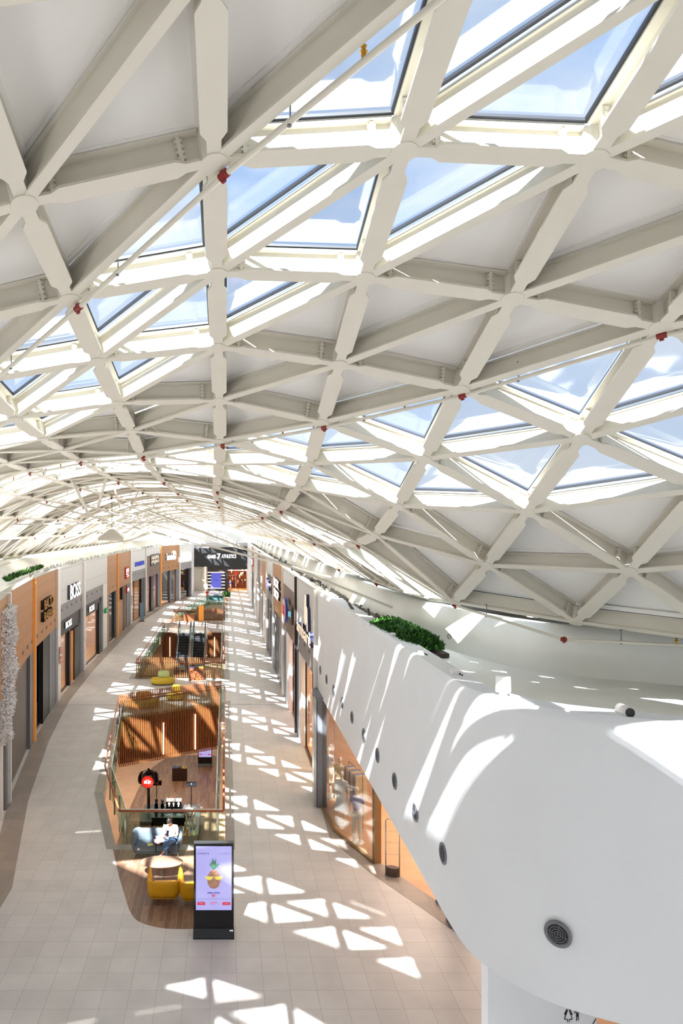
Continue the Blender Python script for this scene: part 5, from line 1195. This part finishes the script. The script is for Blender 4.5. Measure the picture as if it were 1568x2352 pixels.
def stander(loc, lab, shirt, legs_m, rz=0, name='person', skinm='skin', s=1.0, head_plain=False, arms=0, dress=None, sub=1, cat='person', grp=None):
    t = thing(name, lab, cat, loc, rz, grp)
    sk = SK(); pel = sk.p((0,0,.95*s),.11*s); sp = sk.p((0,.01,1.12*s),.10*s,pel); ch = sk.p((0,0,1.32*s),.125*s,sp); nk = sk.p((0,.0,1.48*s),.05*s,ch); sk.p((0,-.01,1.55*s),.045*s,nk)
    for sx_ in (-1, 1):
        a = sk.p((sx_*.18*s,0,1.40*s),.05*s,ch); b = sk.p((sx_*(.24+arms*.02)*s,(.02-arms*.04)*s,1.14*s),.038*s,a); w_ = sk.p((sx_*(.25-arms*.08)*s,(-.04-arms*.16)*s,(.92+arms*.12)*s),.026*s,b); hand(sk, w_, Vector((sx_*(.25-arms*.08)*s,(-.04-arms*.16)*s,(.92+arms*.12)*s)), (0,-.2,-1), (0,1,-.1), .9*s)
        h = sk.p((sx_*.09*s,0,.86*s),.085*s,pel); k = sk.p((sx_*.10*s,-.02,.48*s),.055*s,h); an = sk.p((sx_*.10*s,.0,.09*s),.036*s,k); sk.chain([((sx_*.10*s,-.03*s,.04*s),.036*s),((sx_*.11*s,-.15*s,.03*s),.028*s)], an)
    sk.done('body', skinm, t, sub)
    if shirt:
        sk = SK(); sk.chain([((0,0,.92*s),.135*s),((0,.01,1.12*s),.12*s),((0,0,1.32*s),.145*s),((0,0,1.43*s),.08*s)])
        for sx_ in (-1, 1): a = sk.p((sx_*.18*s,0,1.39*s),.066*s,2); sk.p((sx_*.22*s,.01,1.22*s),.055*s,a)
        sk.done('shirt', shirt, t, sub)
    if legs_m:
        sk = SK(); pel = sk.p((0,0,.92*s),.125*s)
        for sx_ in (-1, 1): a = sk.p((sx_*.09*s,0,.84*s),.10*s,pel); b = sk.p((sx_*.10*s,-.01,.48*s),.075*s,a); sk.p((sx_*.10*s,0,.12*s),.06*s,b)
        sk.done('trousers', legs_m, t, sub)
    if dress:
        mb = MB(); mb.lathe([(.15*s,1.0*s),(.19*s,.8*s),(.26*s,.5*s),(.25*s,.49*s)], 20, (0,0,0), 1, .75); mb.build('skirt', dress, t, True)
    add_head(t, Vector((0,-.015,1.64*s)), (0,-1,0), .1, skinm, 'hair', .2, head_plain)
    return t
stander((-2.02, 38.4, ZL), 'barista in white shirt behind the cafe counter on the level below', 'tee', 'black', 0, arms=1)
stander((-2.55, 96.2, 0), 'person in a red top near the far end railing', 'red', 'dark_panel', 0)
t = thing('bench', 'teal-grey bench with seated figures and plants near the far railing', 'bench', (-2.0, 95.6, 0)) if False else thing('bench', 'teal-grey bench near the far railing beside the person in red', 'bench', (-1.2, 96.6, 0))
mb = MB(); mb.box(-1.1,.9,0,.7,.15,.45); mb.build('seat', mat('teal', (90,120,130), .7), t, bevel=.03); mb = MB(); mb.box(-1.1,.9,.6,.75,.45,.85); mb.build('backrest', MATS['teal'], t, bevel=.03)
t = thing('potted_plant', 'green potted plant next to the far teal bench', 'plant', (.2, 96.3, 0)); mb = MB(); mb.lathe([(.22,0),(.3,.5),(.27,.5)], 16); mb.build('pot', 'terracotta', t)
o = tufts('foliage', None, None, 900, lambda r: (Vector((r.gauss(0,.22), r.gauss(0,.22), .6+r.random()*.7)), Vector((0,0,1))), .2, ['leaf','leaf_dark'], 'stuff', 6); o.parent = t
# mannequins in the corner window
lilac = mat('lilac_print', (150,140,190), .8, var=.35, scale=18); cream = mat('cream_cloth', (238,214,178), .8)
for k, (x, y, z, sh, lg, dr, lab) in enumerate([(4.35,22.55,0.0,lilac,'mannequin',None,'mannequin in a lilac printed blouse next to the gold door frame'), (4.1,24.0,.0,'tee',None,'tee','mannequin in a white dress, lowest of the group behind'), (4.25,25.2,.1,cream,None,cream,'mannequin in a cream outfit in the middle of the window'), (3.95,26.2,.15,'tee',None,cream,'farthest mannequin with white top and cream skirt')]):
    stander((x,y,z), lab, sh, lg, -.6, 'mannequin', 'mannequin', 1.06, True, 0, dr, 1, 'mannequin', 'window mannequins')
    t = thing('display_plinth', 'flat white round plinth under a window mannequin', 'plinth', (x,y,0), 0, 'mannequin plinths'); mb = MB(); mb.lathe([(.24,.012),(.24,max(z,.02))], 20); mb.build('plate', 'pil_white', t)
t = thing('clothes_rack', 'gold clothes rack with cream and lilac clothes in the window', 'rack', (4.75, 23.6, 0), .2)
mb = MB(); mb.tube([(0,0,0),(0,0,1.9),(0,1.3,1.9),(0,1.3,0)], .015, 8); mb.build('frame', 'gold', t)
for k in range(12): mb = MB(); mb.add([(-.2,.1+k*.1,1.78),(.2,.1+k*.1,1.78),(.24,.11+k*.1,.9),(-.24,.09+k*.1,.9),(-.2,.13+k*.1,1.78),(.2,.13+k*.1,1.78),(.24,.15+k*.1,.9),(-.24,.13+k*.1,.9)],[(0,1,2,3),(7,6,5,4),(0,4,5,1),(1,5,6,2),(2,6,7,3),(3,7,4,0)]); mb.build('garment', [cream,'tee',lilac,'peach_wall'][k % 4], t)
stander((3.75+.35, 29.0, .1), 'mannequin in yellow top inside the next white shop window', 'yellow_leather', None, -.9, 'mannequin', 'mannequin', 1.0, True, 0, 'yellow_leather', 1, 'mannequin', 'yellow-dressed mannequins')
stander((.9-.0-4.55+8.2, 112.9, 0), 'mannequin in blue top at the entrance of the far corner shop', 'bin_blue', 'mannequin', 0, 'mannequin', 'mannequin', 1.0, True) if False else None
t = thing('display_mannequin', 'mannequin in blue top at the entrance of the far corner shop', 'mannequin', (.85, 113.0, 0))
for nm, m, a, b, r_ in (('torso', 'bin_blue', 1.0, 1.5, .17), ('legs', 'mannequin', 0, 1.0, .14)): mb = MB(); mb.lathe([(r_*.8,a),(r_,(a+b)/2),(r_*.9,b)], 12, (0,0,0), 1, .6); mb.build(nm, m, t, True)
mb = MB(); mb.lathe([(.05,1.5),(.11,1.62),(.08,1.75),(.01,1.78)], 12); mb.build('head', 'mannequin', t, True)
# lamps in the level below
for x, y in ((-8,30),(-8,42),(-2.5,44),(-8,56),(1.5,34),(-2.5,72),(-8,85)):
    area('lower_ceiling_lamp', (x, y, -.95), 2.5, 85, (1,.84,.66))
